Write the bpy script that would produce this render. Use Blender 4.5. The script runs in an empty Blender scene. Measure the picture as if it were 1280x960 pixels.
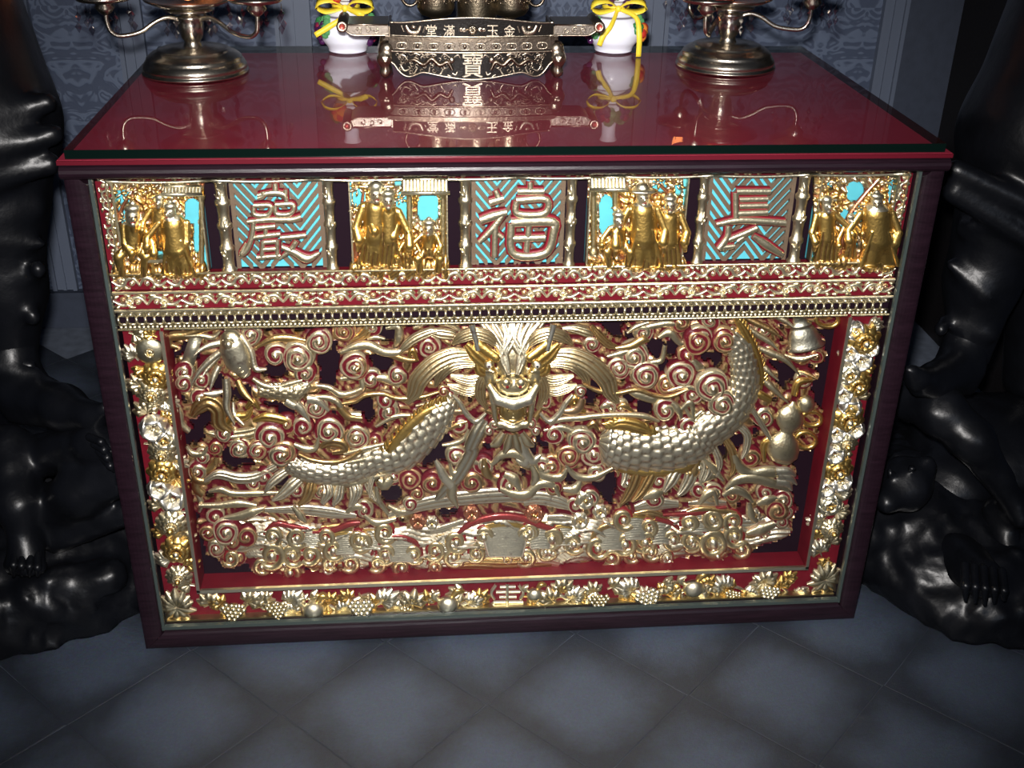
import bpy, math, random
import numpy as np
random.seed(7); rng = np.random.default_rng(7)
SC = bpy.context.scene
COL = SC.collection
PI = math.pi
# ---------------------------------------------------------------- camera
CAM = np.array([-.14136, -1.48021, 1.27005]); ROT = (1.08058869, -.0168909448, -.0841089206); FPX = 1412.386
cd = bpy.data.cameras.new('camera'); cam = bpy.data.objects.new('camera', cd); COL.objects.link(cam)
cam.location = CAM; cam.rotation_euler = ROT; cd.sensor_width = 36; cd.lens = FPX/1280*36; cd.clip_start = .02
SC.camera = cam
# ---------------------------------------------------------------- world, lamps, exposure
SC.view_settings.view_transform = 'Standard'; SC.view_settings.look = 'None'
SC.view_settings.exposure = 0.0; SC.view_settings.gamma = 1; SC.view_settings.use_curve_mapping = False
wd = bpy.data.worlds.new('world'); SC.world = wd; wd.use_nodes = True
wd.node_tree.nodes['Background'].inputs[0].default_value = (.42, .58, 1, 1)
wd.node_tree.nodes['Background'].inputs[1].default_value = .018
fl = bpy.data.lights.new('camera_flash', 'SPOT'); fl.energy = 295; fl.color = (1, .96, .93)
fl.spot_size = math.radians(72); fl.spot_blend = 1.0; fl.shadow_soft_size = .022
flash = bpy.data.objects.new('camera_flash', fl); COL.objects.link(flash)
dl = bpy.data.lights.new('daylight_fill', 'AREA'); dl.shape = 'RECTANGLE'; dl.size = 2.6; dl.size_y = 2.2; dl.energy = 20; dl.color = (.62, .76, 1)  # added bluish fill from an unseen source, for sheen on gold and rails
day = bpy.data.objects.new('daylight_fill', dl); COL.objects.link(day); day.location = (.6, -5.2, 2.2); day.rotation_euler = (math.radians(78), 0, math.radians(5))
# ---------------------------------------------------------------- maths
def rotm(r):
    cx, sx, cy, sy, cz, sz = math.cos(r[0]), math.sin(r[0]), math.cos(r[1]), math.sin(r[1]), math.cos(r[2]), math.sin(r[2])
    return np.array([[cz, -sz, 0], [sz, cz, 0], [0, 0, 1]]) @ np.array([[cy, 0, sy], [0, 1, 0], [-sy, 0, cy]]) @ np.array([[1, 0, 0], [0, cx, -sx], [0, sx, cx]])
CM = rotm(ROT)
up = CM @ np.array([-.02, .07, .0]); flash.location = CAM + up; flash.rotation_euler = (ROT[0], ROT[1], ROT[2])
def at(px, py, Y):
    """photo point -> (X, Z) on the upright plane at depth Y (arrays too)"""
    px = np.asarray(px, float); py = np.asarray(py, float)
    d = np.stack([(px-640)/FPX, -(py-480)/FPX, -np.ones_like(px)], -1) @ CM.T
    t = (Y-CAM[1])/d[..., 1]
    return CAM[0]+d[..., 0]*t, CAM[2]+d[..., 2]*t
def W(px, py, Y):
    x, z = at(px, py, Y); return (float(x), Y, float(z))
# ---------------------------------------------------------------- mesh building
class G:
    def __init__(s): s.V = []; s.F = []; s.P = []; s.n = 0
    def add(s, v, f, p=(1, 1, 1, 1)):
        v = np.asarray(v, float).reshape(-1, 3); s.V.append(v)
        p = np.asarray(p, float)
        s.P.append(np.broadcast_to(p, (len(v), 4)) if p.ndim == 1 else p.reshape(-1, 4))
        s.F += [tuple(int(i)+s.n for i in q) for q in f]; s.n += len(v)
        return s
    def grid(s, v, p=(1, 1, 1, 1), wu=False, wv=False):
        nu, nv = v.shape[:2]
        iu = np.arange(nu if wu else nu-1); iv = np.arange(nv if wv else nv-1)
        a, b = np.meshgrid(iu, iv, indexing='ij'); a2 = (a+1) % nu; b2 = (b+1) % nv
        f = np.stack([a*nv+b, a2*nv+b, a2*nv+b2, a*nv+b2], -1).reshape(-1, 4)
        return s.add(v, f.tolist(), p)
    def box(s, lo, hi, p=(1, 1, 1, 1)):
        x0, y0, z0 = lo; x1, y1, z1 = hi
        v = [(x0, y0, z0), (x1, y0, z0), (x1, y1, z0), (x0, y1, z0), (x0, y0, z1), (x1, y0, z1), (x1, y1, z1), (x0, y1, z1)]
        return s.add(v, [(0, 3, 2, 1), (4, 5, 6, 7), (0, 1, 5, 4), (1, 2, 6, 5), (2, 3, 7, 6), (3, 0, 4, 7)], p)
    def lathe(s, c, prof, n=32, p=(1, 1, 1, 1), sy=1.0):
        pr = np.asarray(prof, float); th = np.arange(n)*2*PI/n
        v = np.stack([c[0]+pr[:, None, 0]*np.cos(th), c[1]+sy*pr[:, None, 0]*np.sin(th), c[2]+np.repeat(pr[:, None, 1], n, 1)], -1)
        return s.grid(v, p, wv=True)
    def tube(s, pts, r, n=8, p=(1, 1, 1, 1), m=None):
        pts = crom(np.asarray(pts, float), m or len(pts)*5) if len(pts) > 2 else np.asarray(pts, float)
        r = np.interp(np.linspace(0, 1, len(pts)), np.linspace(0, 1, len(np.atleast_1d(r))), np.atleast_1d(r)) if np.ndim(r) else np.full(len(pts), r)
        t = np.gradient(pts, axis=0); t /= np.linalg.norm(t, axis=1)[:, None]+1e-12
        ref = np.array([0, 1., 0]) if abs(t[:, 1]).mean() < .8 else np.array([1., 0, 0])
        a = np.cross(t, ref); a /= np.linalg.norm(a, axis=1)[:, None]+1e-12; b = np.cross(t, a)
        th = np.arange(n)*2*PI/n
        v = pts[:, None]+r[:, None, None]*(a[:, None]*np.cos(th)[None, :, None]+b[:, None]*np.sin(th)[None, :, None])
        s.grid(v, p, wv=True)
        k = s.n
        s.F.append(tuple(range(k-n, k))); s.F.append(tuple(range(k-len(pts)*n+n-1, k-len(pts)*n-1, -1)))
        return s
    def ball(s, c, r, n=10, m=7, p=(1, 1, 1, 1)):
        r = np.broadcast_to(np.asarray(r, float), 3); ph = np.linspace(.02, PI-.02, m); th = np.arange(n)*2*PI/n
        v = np.stack([c[0]+r[0]*np.sin(ph)[:, None]*np.cos(th), c[1]+r[1]*np.sin(ph)[:, None]*np.sin(th), c[2]+r[2]*np.repeat(np.cos(ph)[:, None], n, 1)], -1)
        return s.grid(v, p, wv=True)
    def verts(s): return np.concatenate(s.V)
    def build(s, name, mat, parent=None, smooth=True, kind=None, warp=None, mats=None, midx=None):
        v = s.verts() if s.V else np.zeros((0, 3))
        if warp is not None: v = warp(v)
        return mesh_obj(name, v, s.F, mat, parent, np.concatenate(s.P), smooth, kind, mats, midx)
def crom(P, m):
    P = np.asarray(P, float)
    if len(P) == 2: return P[0]+(P[1]-P[0])*np.linspace(0, 1, m)[:, None]
    Q = np.concatenate([[2*P[0]-P[1]], P, [2*P[-1]-P[-2]]])
    t = np.linspace(0, len(P)-1-1e-9, m); i = t.astype(int); u = (t-i)[:, None]
    a, b, c, d = Q[i], Q[i+1], Q[i+2], Q[i+3]
    return .5*((2*b)+(c-a)*u+(2*a-5*b+4*c-d)*u*u+(3*b-a-3*c+d)*u**3)
ORG = {}
def worg(o): return ORG.get(o.name, np.zeros(3)) if o is not None else np.zeros(3)
def mesh_obj(name, v, f, mat, parent=None, paint=None, smooth=True, kind=None, mats=None, midx=None, origin=None):
    o0 = worg(parent); org = o0 if origin is None else np.asarray(origin, float)
    me = bpy.data.meshes.new(name)
    me.from_pydata((np.asarray(v)-org).tolist(), [], f)
    if paint is not None:
        at_ = me.color_attributes.new('paint', 'FLOAT_COLOR', 'POINT')
        at_.data.foreach_set('color', np.ascontiguousarray(paint, np.float32).ravel())
    for m in (mats or [mat]): me.materials.append(m)
    if midx is not None: me.polygons.foreach_set('material_index', np.asarray(midx, np.int32))
    me.polygons.foreach_set('use_smooth', np.full(len(me.polygons), bool(smooth)))
    me.update()
    return link(name, me, parent, org-o0, kind)
def link(name, me, parent=None, loc=(0, 0, 0), kind=None):
    o = bpy.data.objects.new(name, me); COL.objects.link(o); o.location = tuple(loc); o.parent = parent
    ORG[o.name] = worg(parent)+np.asarray(loc, float)
    if kind: o['kind'] = kind
    return o
def thing(name, label, cat, loc=(0, 0, 0), group=None):
    o = bpy.data.objects.new(name, None); COL.objects.link(o); o.location = loc; o.empty_display_size = .05
    o['label'] = label; o['category'] = cat
    if group: o['group'] = group
    ORG[o.name] = np.array(loc, float); return o
def tag(o, label, cat, group=None):
    o['label'] = label; o['category'] = cat
    if group: o['group'] = group
    return o
# ---- implicit (smooth union) surfaces for figures
def sdf(prims, h, k=.0, disp=None):
    lo = np.full(3, 1e9); hi = -lo; PB = []
    for q in prims:
        if q[0] == 'c': a, b = np.array(q[1], float), np.array(q[2], float); r = max(q[3], q[4]); l, u = np.minimum(a, b)-r, np.maximum(a, b)+r
        else:
            c = np.array(q[1], float); r = np.array(q[2], float); R = q[3] if len(q) > 3 else None
            e = r if R is None else np.full(3, np.linalg.norm(r)); l, u = c-e, c+e
        PB.append((l, u))
        if q[-1] != 'sub': lo = np.minimum(lo, l); hi = np.maximum(hi, u)
    lo = lo-2.5*h-k*.3; hi = hi+2.5*h+k*.3
    n = np.maximum(((hi-lo)/h).astype(int)+2, 4); ax = [lo[i]+h*np.arange(n[i]) for i in range(3)]
    f = np.full(n, 1e3*h, np.float32)
    for q, (l, u) in zip(prims, PB):
        pad = k+4*h
        i0 = np.clip(((l-pad-lo)/h).astype(int), 0, n); i1 = np.clip(((u+pad-lo)/h).astype(int)+2, 0, n)
        if (i1-i0).min() <= 0: continue
        X, Y, Z = np.meshgrid(ax[0][i0[0]:i1[0]], ax[1][i0[1]:i1[1]], ax[2][i0[2]:i1[2]], indexing='ij')
        p = np.stack([X, Y, Z], -1)
        if q[0] == 'c':
            a, b = np.array(q[1], float), np.array(q[2], float); ab = b-a
            t = np.clip(((p-a)@ab)/(ab@ab+1e-12), 0, 1)
            d = np.linalg.norm(p-a-t[..., None]*ab, axis=-1)-(q[3]+(q[4]-q[3])*t)
        else:
            c, r = np.array(q[1], float), np.array(q[2], float); w = p-c
            if len(q) > 3 and q[3] is not None and q[3] != 'sub': w = w @ rotm([math.radians(x) for x in q[3]])
            if q[0] == 'e':
                k0 = np.linalg.norm(w/r, axis=-1); k1 = np.linalg.norm(w/(r*r), axis=-1)+1e-9; d = k0*(k0-1)/k1
            else:
                rd = r.min()*.35; qq = np.abs(w)-(r-rd)
                d = np.linalg.norm(np.maximum(qq, 0), axis=-1)+np.minimum(qq.max(-1), 0)-rd
        sl = f[i0[0]:i1[0], i0[1]:i1[1], i0[2]:i1[2]]
        if q[-1] == 'sub': f[i0[0]:i1[0], i0[1]:i1[1], i0[2]:i1[2]] = np.maximum(sl, -d)
        else:
            m = np.minimum(sl, d)
            if k > 0: e = np.maximum(k-np.abs(sl-d), 0)/k; m = m-e*e*k*.25
            f[i0[0]:i1[0], i0[1]:i1[1], i0[2]:i1[2]] = m
    if disp is not None:
        X, Y, Z = np.meshgrid(*ax, indexing='ij'); f = f+disp(X, Y, Z)
    return surfnet(f, lo, h)
def surfnet(f, lo, h):
    s = f < 0; n = np.array(f.shape)
    acc = np.zeros(tuple(n-1)+(3,)); cnt = np.zeros(tuple(n-1))
    for a in range(3):
        sl0 = [slice(None)]*3; sl1 = [slice(None)]*3; sl0[a] = slice(0, -1); sl1[a] = slice(1, None)
        f0, f1 = f[tuple(sl0)], f[tuple(sl1)]; cr = s[tuple(sl0)] != s[tuple(sl1)]
        t = np.where(cr, f0/(np.where(np.abs(f0-f1) < 1e-12, 1e-12, f0-f1)), 0)
        b, c = [x for x in range(3) if x != a]
        for ob in (0, 1):
            for oc in (0, 1):
                sl = [slice(None)]*3
                sl[b] = slice(ob, n[b]-1+ob); sl[c] = slice(oc, n[c]-1+oc)
                m = cr[tuple(sl)]; cnt += m
                acc[..., a] += t[tuple(sl)]*m
                if ob: acc[..., b] += m
                if oc: acc[..., c] += m
    act = cnt > 0; idx = -np.ones(act.shape, int); idx[act] = np.arange(act.sum())
    I = np.argwhere(act); V = lo+h*(I+acc[act]/cnt[act][:, None])
    F = []
    for a in range(3):
        b, c = [(1, 2), (2, 0), (0, 1)][a]
        sl0 = [slice(None)]*3; sl1 = [slice(None)]*3; sl0[a] = slice(0, -1); sl1[a] = slice(1, None)
        cr = s[tuple(sl0)] != s[tuple(sl1)]; E = np.argwhere(cr)
        ok = (E[:, b] >= 1) & (E[:, c] >= 1) & (E[:, b] < n[b]-1) & (E[:, c] < n[c]-1); E = E[ok]
        if not len(E): continue
        inside = s[tuple(E.T)]
        def cell(db, dc):
            q = E.copy(); q[:, b] += db; q[:, c] += dc; return idx[tuple(q.T)]
        Q = np.stack([cell(-1, -1), cell(0, -1), cell(0, 0), cell(-1, 0)], 1)
        Q[~inside] = Q[~inside][:, ::-1]; F.append(Q)
    F = np.concatenate(F); F = F[(F >= 0).all(1)]
    return V, F.tolist()
# ---------------------------------------------------------------- materials
def nodes(name):
    m = bpy.data.materials.new(name); m.use_nodes = True; t = m.node_tree
    return m, t, t.nodes['Principled BSDF'], t.nodes, t.links
def pmat(name, c, rough=.5, metal=0, coat=0, var=.0, scale=40, bump=0, bscale=120, spec=None):
    m, t, b, N, L = nodes(name)
    b.inputs['Base Color'].default_value = (*c, 1); b.inputs['Roughness'].default_value = rough
    b.inputs['Metallic'].default_value = metal; b.inputs['Coat Weight'].default_value = coat; b.inputs['Coat Roughness'].default_value = .08
    if spec is not None: b.inputs['Specular IOR Level'].default_value = spec
    co = N.new('ShaderNodeTexCoord')
    if var:
        n = N.new('ShaderNodeTexNoise'); n.inputs['Scale'].default_value = scale; n.inputs['Detail'].default_value = 4
        L.new(co.outputs['Object'], n.inputs['Vector'])
        r = N.new('ShaderNodeValToRGB'); r.color_ramp.elements[0].position = .3; r.color_ramp.elements[1].position = .7
        r.color_ramp.elements[0].color = tuple(x*(1-var) for x in c)+(1,); r.color_ramp.elements[1].color = tuple(min(1, x*(1+var)) for x in c)+(1,)
        L.new(n.outputs['Fac'], r.inputs['Fac']); L.new(r.outputs['Color'], b.inputs['Base Color'])
    if bump:
        n2 = N.new('ShaderNodeTexNoise'); n2.inputs['Scale'].default_value = bscale; n2.inputs['Detail'].default_value = 5
        L.new(co.outputs['Object'], n2.inputs['Vector'])
        bp = N.new('ShaderNodeBump'); bp.inputs['Strength'].default_value = bump; bp.inputs['Distance'].default_value = .004
        L.new(n2.outputs['Fac'], bp.inputs['Height']); L.new(bp.outputs['Normal'], b.inputs['Normal'])
    return m
def gilt_mat(name, rough=.37, bump=.25, wear=.5, spec=.12, coat=1.0):
    """gold leaf over red lacquer: the painted vertex colour says where leaf (alpha = metal) lies"""
    m, t, b, N, L = nodes(name)
    a = N.new('ShaderNodeAttribute'); a.attribute_name = 'paint'
    co = N.new('ShaderNodeTexCoord')
    n = N.new('ShaderNodeTexNoise'); n.inputs['Scale'].default_value = 70; n.inputs['Detail'].default_value = 6; n.inputs['Roughness'].default_value = .65
    L.new(co.outputs['Object'], n.inputs['Vector'])
    r = N.new('ShaderNodeValToRGB'); r.color_ramp.elements[0].position = .58; r.color_ramp.elements[1].position = .70
    L.new(n.outputs['Fac'], r.inputs['Fac'])
    w = N.new('ShaderNodeMath'); w.operation = 'MULTIPLY'; w.inputs[1].default_value = wear; L.new(r.outputs['Color'], w.inputs[0])
    mx = N.new('ShaderNodeMixRGB'); L.new(w.outputs[0], mx.inputs['Fac']); L.new(a.outputs['Color'], mx.inputs['Color1']); mx.inputs['Color2'].default_value = (.22, .07, .04, 1)
    L.new(mx.outputs['Color'], b.inputs['Base Color'])
    L.new(a.outputs['Alpha'], b.inputs['Metallic'])
    b.inputs['Roughness'].default_value = rough; b.inputs['Specular IOR Level'].default_value = spec; b.inputs['Coat Roughness'].default_value = .17
    cw_ = N.new('ShaderNodeMath'); cw_.operation = 'MULTIPLY'; cw_.inputs[1].default_value = coat; L.new(a.outputs['Alpha'], cw_.inputs[0]); L.new(cw_.outputs[0], b.inputs['Coat Weight'])
    n2 = N.new('ShaderNodeTexNoise'); n2.inputs['Scale'].default_value = 260; n2.inputs['Detail'].default_value = 3
    L.new(co.outputs['Object'], n2.inputs['Vector'])
    bp = N.new('ShaderNodeBump'); bp.inputs['Strength'].default_value = bump; bp.inputs['Distance'].default_value = .002
    L.new(n2.outputs['Fac'], bp.inputs['Height']); L.new(bp.outputs['Normal'], b.inputs['Normal'])
    return m
def glass_mat(name, tint=(1, 1, 1), f0=.045, scale=1.0):
    m, t, b, N, L = nodes(name); N.remove(b); out = N['Material Output']
    tr = N.new('ShaderNodeBsdfTransparent'); tr.inputs[0].default_value = (*tint, 1)
    gl = N.new('ShaderNodeBsdfGlossy'); gl.inputs['Roughness'].default_value = .0
    lw = N.new('ShaderNodeLayerWeight'); lw.inputs['Blend'].default_value = .5
    p = N.new('ShaderNodeMath'); p.operation = 'POWER'; p.inputs[1].default_value = 5; L.new(lw.outputs['Facing'], p.inputs[0])
    q = N.new('ShaderNodeMath'); q.operation = 'MULTIPLY_ADD'; q.inputs[1].default_value = (1-f0)*scale; q.inputs[2].default_value = f0*scale; L.new(p.outputs[0], q.inputs[0])
    mx = N.new('ShaderNodeMixShader'); L.new(q.outputs[0], mx.inputs[0]); L.new(tr.outputs[0], mx.inputs[1]); L.new(gl.outputs[0], mx.inputs[2])
    L.new(mx.outputs[0], out.inputs['Surface']); return m
def emit_mat(name, c, s):
    m, t, b, N, L = nodes(name); b.inputs['Emission Color'].default_value = (*c, 1); b.inputs['Emission Strength'].default_value = s
    b.inputs['Base Color'].default_value = (*c, 1); return m
def damask_mat():
    m, t, b, N, L = nodes('damask_wallpaper')
    co = N.new('ShaderNodeTexCoord'); sp = N.new('ShaderNodeSeparateXYZ'); L.new(co.outputs['Object'], sp.inputs[0])
    def M(op, a, b_=None, c=None):
        x = N.new('ShaderNodeMath'); x.operation = op
        for i, v in enumerate((a, b_, c)):
            if v is None: continue
            if hasattr(v, 'is_linked'): L.new(v, x.inputs[i])
            else: x.inputs[i].default_value = v
        return x.outputs[0]
    u = M('PINGPONG', M('ADD', sp.outputs[0], 10.0-.885+.21*0), .105)          # mirrored repeat across
    v = M('MODULO', M('ADD', sp.outputs[2], 10.0), .30)
    cb = N.new('ShaderNodeCombineXYZ'); L.new(u, cb.inputs[0]); L.new(v, cb.inputs[1])
    nz = N.new('ShaderNodeTexNoise'); nz.inputs['Scale'].default_value = 14; nz.inputs['Detail'].default_value = 1.5; nz.inputs['Distortion'].default_value = 2.2
    L.new(cb.outputs[0], nz.inputs['Vector'])
    rings = M('SINE', M('MULTIPLY', nz.outputs['Fac'], 27.0))
    r = N.new('ShaderNodeValToRGB'); e = r.color_ramp.elements
    e[0].position = .30; e[0].color = (.047, .064, .110, 1); e[1].position = .72; e[1].color = (.096, .125, .192, 1)
    L.new(M('MULTIPLY_ADD', rings, .5, .5), r.inputs['Fac'])
    L.new(r.outputs['Color'], b.inputs['Base Color']); b.inputs['Roughness'].default_value = .6
    bp = N.new('ShaderNodeBump'); bp.inputs['Strength'].default_value = .12; bp.inputs['Distance'].default_value = .002
    L.new(rings, bp.inputs['Height']); L.new(bp.outputs['Normal'], b.inputs['Normal'])
    return m
def tile_mat():
    m, t, b, N, L = nodes('grey_floor_tile')
    co = N.new('ShaderNodeTexCoord')
    n = N.new('ShaderNodeTexNoise'); n.inputs['Scale'].default_value = 9; n.inputs['Detail'].default_value = 7; n.inputs['Roughness'].default_value = .7
    geo = N.new('ShaderNodeNewGeometry'); L.new(geo.outputs['Position'], n.inputs['Vector'])
    sp = N.new('ShaderNodeSeparateXYZ'); L.new(co.outputs['Object'], sp.inputs[0])
    def M(op, a, b_=None):
        x = N.new('ShaderNodeMath'); x.operation = op
        for i, v in enumerate((a, b_)):
            if v is None: continue
            if hasattr(v, 'is_linked'): L.new(v, x.inputs[i])
            else: x.inputs[i].default_value = v
        return x.outputs[0]
    ax = M('ABSOLUTE', sp.outputs[0]); ay = M('ABSOLUTE', sp.outputs[1])
    d = M('MULTIPLY', M('POWER', M('ADD', M('POWER', ax, 3.0), M('POWER', ay, 3.0)), 1/3.), 8.6)
    w = M('ADD', d, M('MULTIPLY', M('SUBTRACT', n.outputs['Fac'], .5), 1.1))
    r = N.new('ShaderNodeValToRGB'); e = r.color_ramp.elements
    e[0].position = .40; e[0].color = (.036, .050, .078, 1); e[1].position = .96; e[1].color = (.0135, .0185, .029, 1)
    L.new(w, r.inputs['Fac'])
    n2 = N.new('ShaderNodeTexNoise'); n2.inputs['Scale'].default_value = 190; n2.inputs['Detail'].default_value = 6; n2.inputs['Roughness'].default_value = .8; L.new(geo.outputs['Position'], n2.inputs['Vector'])
    mx = N.new('ShaderNodeMixRGB'); mx.blend_type = 'OVERLAY'; mx.inputs['Fac'].default_value = .9; L.new(r.outputs['Color'], mx.inputs['Color1']); L.new(n2.outputs['Color'], mx.inputs['Color2'])
    hs = N.new('ShaderNodeHueSaturation'); hs.inputs['Saturation'].default_value = .9; L.new(mx.outputs['Color'], hs.inputs['Color'])
    L.new(hs.outputs['Color'], b.inputs['Base Color']); b.inputs['Roughness'].default_value = .55
    bp = N.new('ShaderNodeBump'); bp.inputs['Strength'].default_value = .45; bp.inputs['Distance'].default_value = .002
    L.new(n2.outputs['Fac'], bp.inputs['Height']); L.new(bp.outputs['Normal'], b.inputs['Normal'])
    return m
def wood_mat(name, c, rough=.35):
    m, t, b, N, L = nodes(name)
    co = N.new('ShaderNodeTexCoord'); mp = N.new('ShaderNodeMapping'); mp.inputs['Scale'].default_value = (3, 30, 30)
    L.new(co.outputs['Object'], mp.inputs['Vector'])
    n = N.new('ShaderNodeTexNoise'); n.inputs['Scale'].default_value = 5; n.inputs['Detail'].default_value = 8; n.inputs['Roughness'].default_value = .7
    L.new(mp.outputs[0], n.inputs['Vector'])
    r = N.new('ShaderNodeValToRGB'); e = r.color_ramp.elements; e[0].position = .3; e[1].position = .75
    e[0].color = tuple(x*.55 for x in c)+(1,); e[1].color = tuple(x*1.35 for x in c)+(1,)
    L.new(n.outputs['Fac'], r.inputs['Fac']); L.new(r.outputs['Color'], b.inputs['Base Color']); b.inputs['Roughness'].default_value = rough; b.inputs['Specular IOR Level'].default_value = .3
    bp = N.new('ShaderNodeBump'); bp.inputs['Strength'].default_value = .2; bp.inputs['Distance'].default_value = .002
    L.new(n.outputs['Fac'], bp.inputs['Height']); L.new(bp.outputs['Normal'], b.inputs['Normal'])
    return m
M_GILT = gilt_mat('gold_leaf_on_red_lacquer'); M_GILT2 = gilt_mat('pale_gold_leaf', .41, .15, .15)
M_RED = pmat('red_lacquer', (.105, .005, .011), .5, var=.15, spec=.12)
M_EDGE = pmat('shaded_red_edge', (.075, .004, .010), .4, spec=.15)  # the top's red lacquer, darkened as if in shade
M_DARKBACK = pmat('dark_maroon_backing', (.009, .0035, .007), .6, spec=.06)
M_TURQ = pmat('turquoise_paint', (.075, .40, .48), .5, var=.08)
M_FRAME = wood_mat('purple_brown_wood', (.0115, .0050, .0085), .30)
M_TOP = pmat('red_lacquer_top', (.27, .020, .042), .35, var=.12, scale=9)
M_GLASS = glass_mat('clear_glass', f0=.04, scale=.55); M_GLASSTOP = glass_mat('clear_glass_top', f0=.055, scale=1.0)
M_GEDGE = pmat('dark_glass_edge', (.0015, .005, .004), .15, spec=.25); M_CLEAR = glass_mat('clear_glass_underside', f0=.0, scale=.0)
M_STRIP = pmat('grey_green_glass_edge', (.045, .060, .056), .3, metal=.2)
M_BRASS = pmat('antique_brass', (.50, .45, .37), .27, metal=1, var=.25, scale=25, bump=.1, bscale=220)
M_BRONZE = gilt_mat('dark_bronze', .34, .25, .0, .12, .15)
M_STATUE = pmat('black_bronze', (.0030, .0034, .0048), .36, var=.3, scale=14, bump=.35, bscale=38, spec=.32)
M_PORC = gilt_mat('glazed_porcelain', .08, .0, .0, .5)
M_RIBBON = pmat('yellow_ribbon', (.78, .60, .04), .45)
M_CRYST = glass_mat('smoky_crystal', (.80, .77, .80), .16)
M_PETAL = pmat('red_lotus_petal', (.55, .04, .03), .25, coat=.3)
M_WALL = damask_mat(); M_TRIM = pmat('pale_blue_trim', (.105, .128, .180), .5); M_PLAIN = pmat('dusty_blue_wall', (.036, .046, .072), .6, var=.1, bump=.1)
M_DARKVOID = wood_mat('black_void_panel', (.008, .007, .008), .5)
M_TILE = tile_mat(); M_GROUT = pmat('pale_grout', (.10, .12, .16), .8, var=.2)
GOLD = (.74, .64, .40, 1); YEL = (.70, .46, .13, 1); PALE = (.86, .79, .58, 1); RED = (.085, .007, .012, 0.0); DRED = (.04, .005, .008, 0.0); RGOLD = (.42, .17, .09, .85)
# ================================================================ setting
def struct(name, g, mat, smooth=False):
    o = g.build(name, mat, None, smooth); o['kind'] = 'structure'; return o
YW = 1.28
floor = struct('floor', G().box((-2.2, -1.2, -.03), (1.6, YW, -.0009)), M_GROUT)
ts = .2248; hd = .318/2                                            # diagonal tiles
g = G(); r_ = ts/2-.0013
c8 = [(-r_, -r_, -.0034), (r_, -r_, -.0034), (r_, r_, -.0034), (-r_, r_, -.0034)]
tv = c8+[(x*1, y*1, -.0006) for x, y, z in c8]+[(x*.985, y*.985, 0) for x, y, z in c8]
tf = [(8, 9, 10, 11)]+[(a+o, (a+1) % 4+o, (a+1) % 4+o+4, a+o+4) for o in (0, 4) for a in range(4)]
tme = bpy.data.meshes.new('tile'); tme.from_pydata(tv, [], tf); tme.materials.append(M_TILE)
for i in range(-14, 12):
    for j in range(-8, 17):
        if (i+j) % 2: continue
        x, y = -.0475+i*.159, -.010+j*.1555
        # keep the tiles that the picture or a step beside it can show
        if y > YW-.2 or y < -.62 or abs(x+.1) > 1.45 or (abs(x) < .42 and .16 < y < 1.1): continue
        if (x < -.42-1.0 and y > .4) or (x > .95 and y > .5): continue
        o = link('tile', tme, floor, (x, y, 0)); o.rotation_euler.z = PI/4+random.uniform(-.004, .004); o.scale = (1, 1, 1)
struct('wall_back', G().box((-2.2, YW, 0), (1.20, YW+.1, 2.4)), M_WALL)
struct('wall_right', G().box((1.20, .55, 0), (1.32, YW+.1, 2.4)), M_DARKVOID)  # added wall; its black colour stands in for the dark void there
struct('baseboard_back', G().box((-2.2, YW-.022, 0), (1.20, YW, .10)).box((-2.2, YW-.028, .085), (1.2, YW-.02, .10)), M_PLAIN)
k = 0
for (xa, xb, rail) in [(-1.065, -1.005, 1), (-.815, -.755, 1), (-.455, -.372, 1), (.405, .475, 0), (1.0, 1.062, 1)]:
    k += 1; g = G(); w = xb-xa
    g.box((xa, YW-.010, .102), (xb, YW, 2.35))
    g.box((xa, YW-.018, .102), (xa+.010, YW-.01, 2.35)); g.box((xb-.010, YW-.018, .102), (xb, YW-.01, 2.35)); g.box((xa+w*.42, YW-.015, .102), (xa+w*.55, YW-.01, 2.35))
    struct('trim_%d' % k, g, M_TRIM)
struct('trim_6', G().box((1.062, YW-.008, .102), (1.20, YW, 2.35)), M_PLAIN)
# ================================================================ altar cabinet
HW = .60; HC = .8203; D = .6437
cab = thing('altar_cabinet', 'carved and gilded altar cabinet with dragon front behind glass and red top', 'cabinet', (0, .32, 0))
def bar(name, prof, axis, a, b, c, mit=True, mat=M_FRAME):
    """moulded frame bar: profile (offset from the outer edge, Y), swept from a to b with mitred ends"""
    pr = np.asarray(prof, float); v = np.zeros((2, len(pr), 3))
    for e, s in ((0, 1), (1, -1)):
        t = (a if e == 0 else b)+s*pr[:, 0]*(1 if mit else 0)
        off = c+pr[:, 0]*(1 if c < .3 else -1) if axis == 'x' else c-np.sign(c)*pr[:, 0]
        v[e] = np.stack([t, pr[:, 1], off], 1) if axis == 'x' else np.stack([off, pr[:, 1], t], 1)
    g = G(); g.grid(v, wv=True); n = len(pr); g.F += [tuple(range(n)), tuple(range(2*n-1, n-1, -1))]
    return g.build(name, mat, cab, smooth=False)
def rprof(w, dep, proud):                                            # rounded moulding
    q = [(0, dep), (0, 0)]
    for i in range(9):
        t = PI*i/8; q.append((w*.5-w*.5*math.cos(t), -proud*math.sin(t)))
    return q+[(w, .012), (w, dep)]
bar('frame_rail', rprof(.034, .05, .006), 'x', -HW, HW, .0)
bar('frame_stile', rprof(.030, .05, .005), 'z', .0, HC, -HW)
bar('frame_stile', rprof(.030, .05, .005), 'z', .0, HC, HW)
bar('frame_rail', rprof(.0215, .05, .014), 'x', -HW-.001, HW+.001, HC, mit=False)
IX, IZ0, IZ1 = .570, .034, .7988
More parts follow.
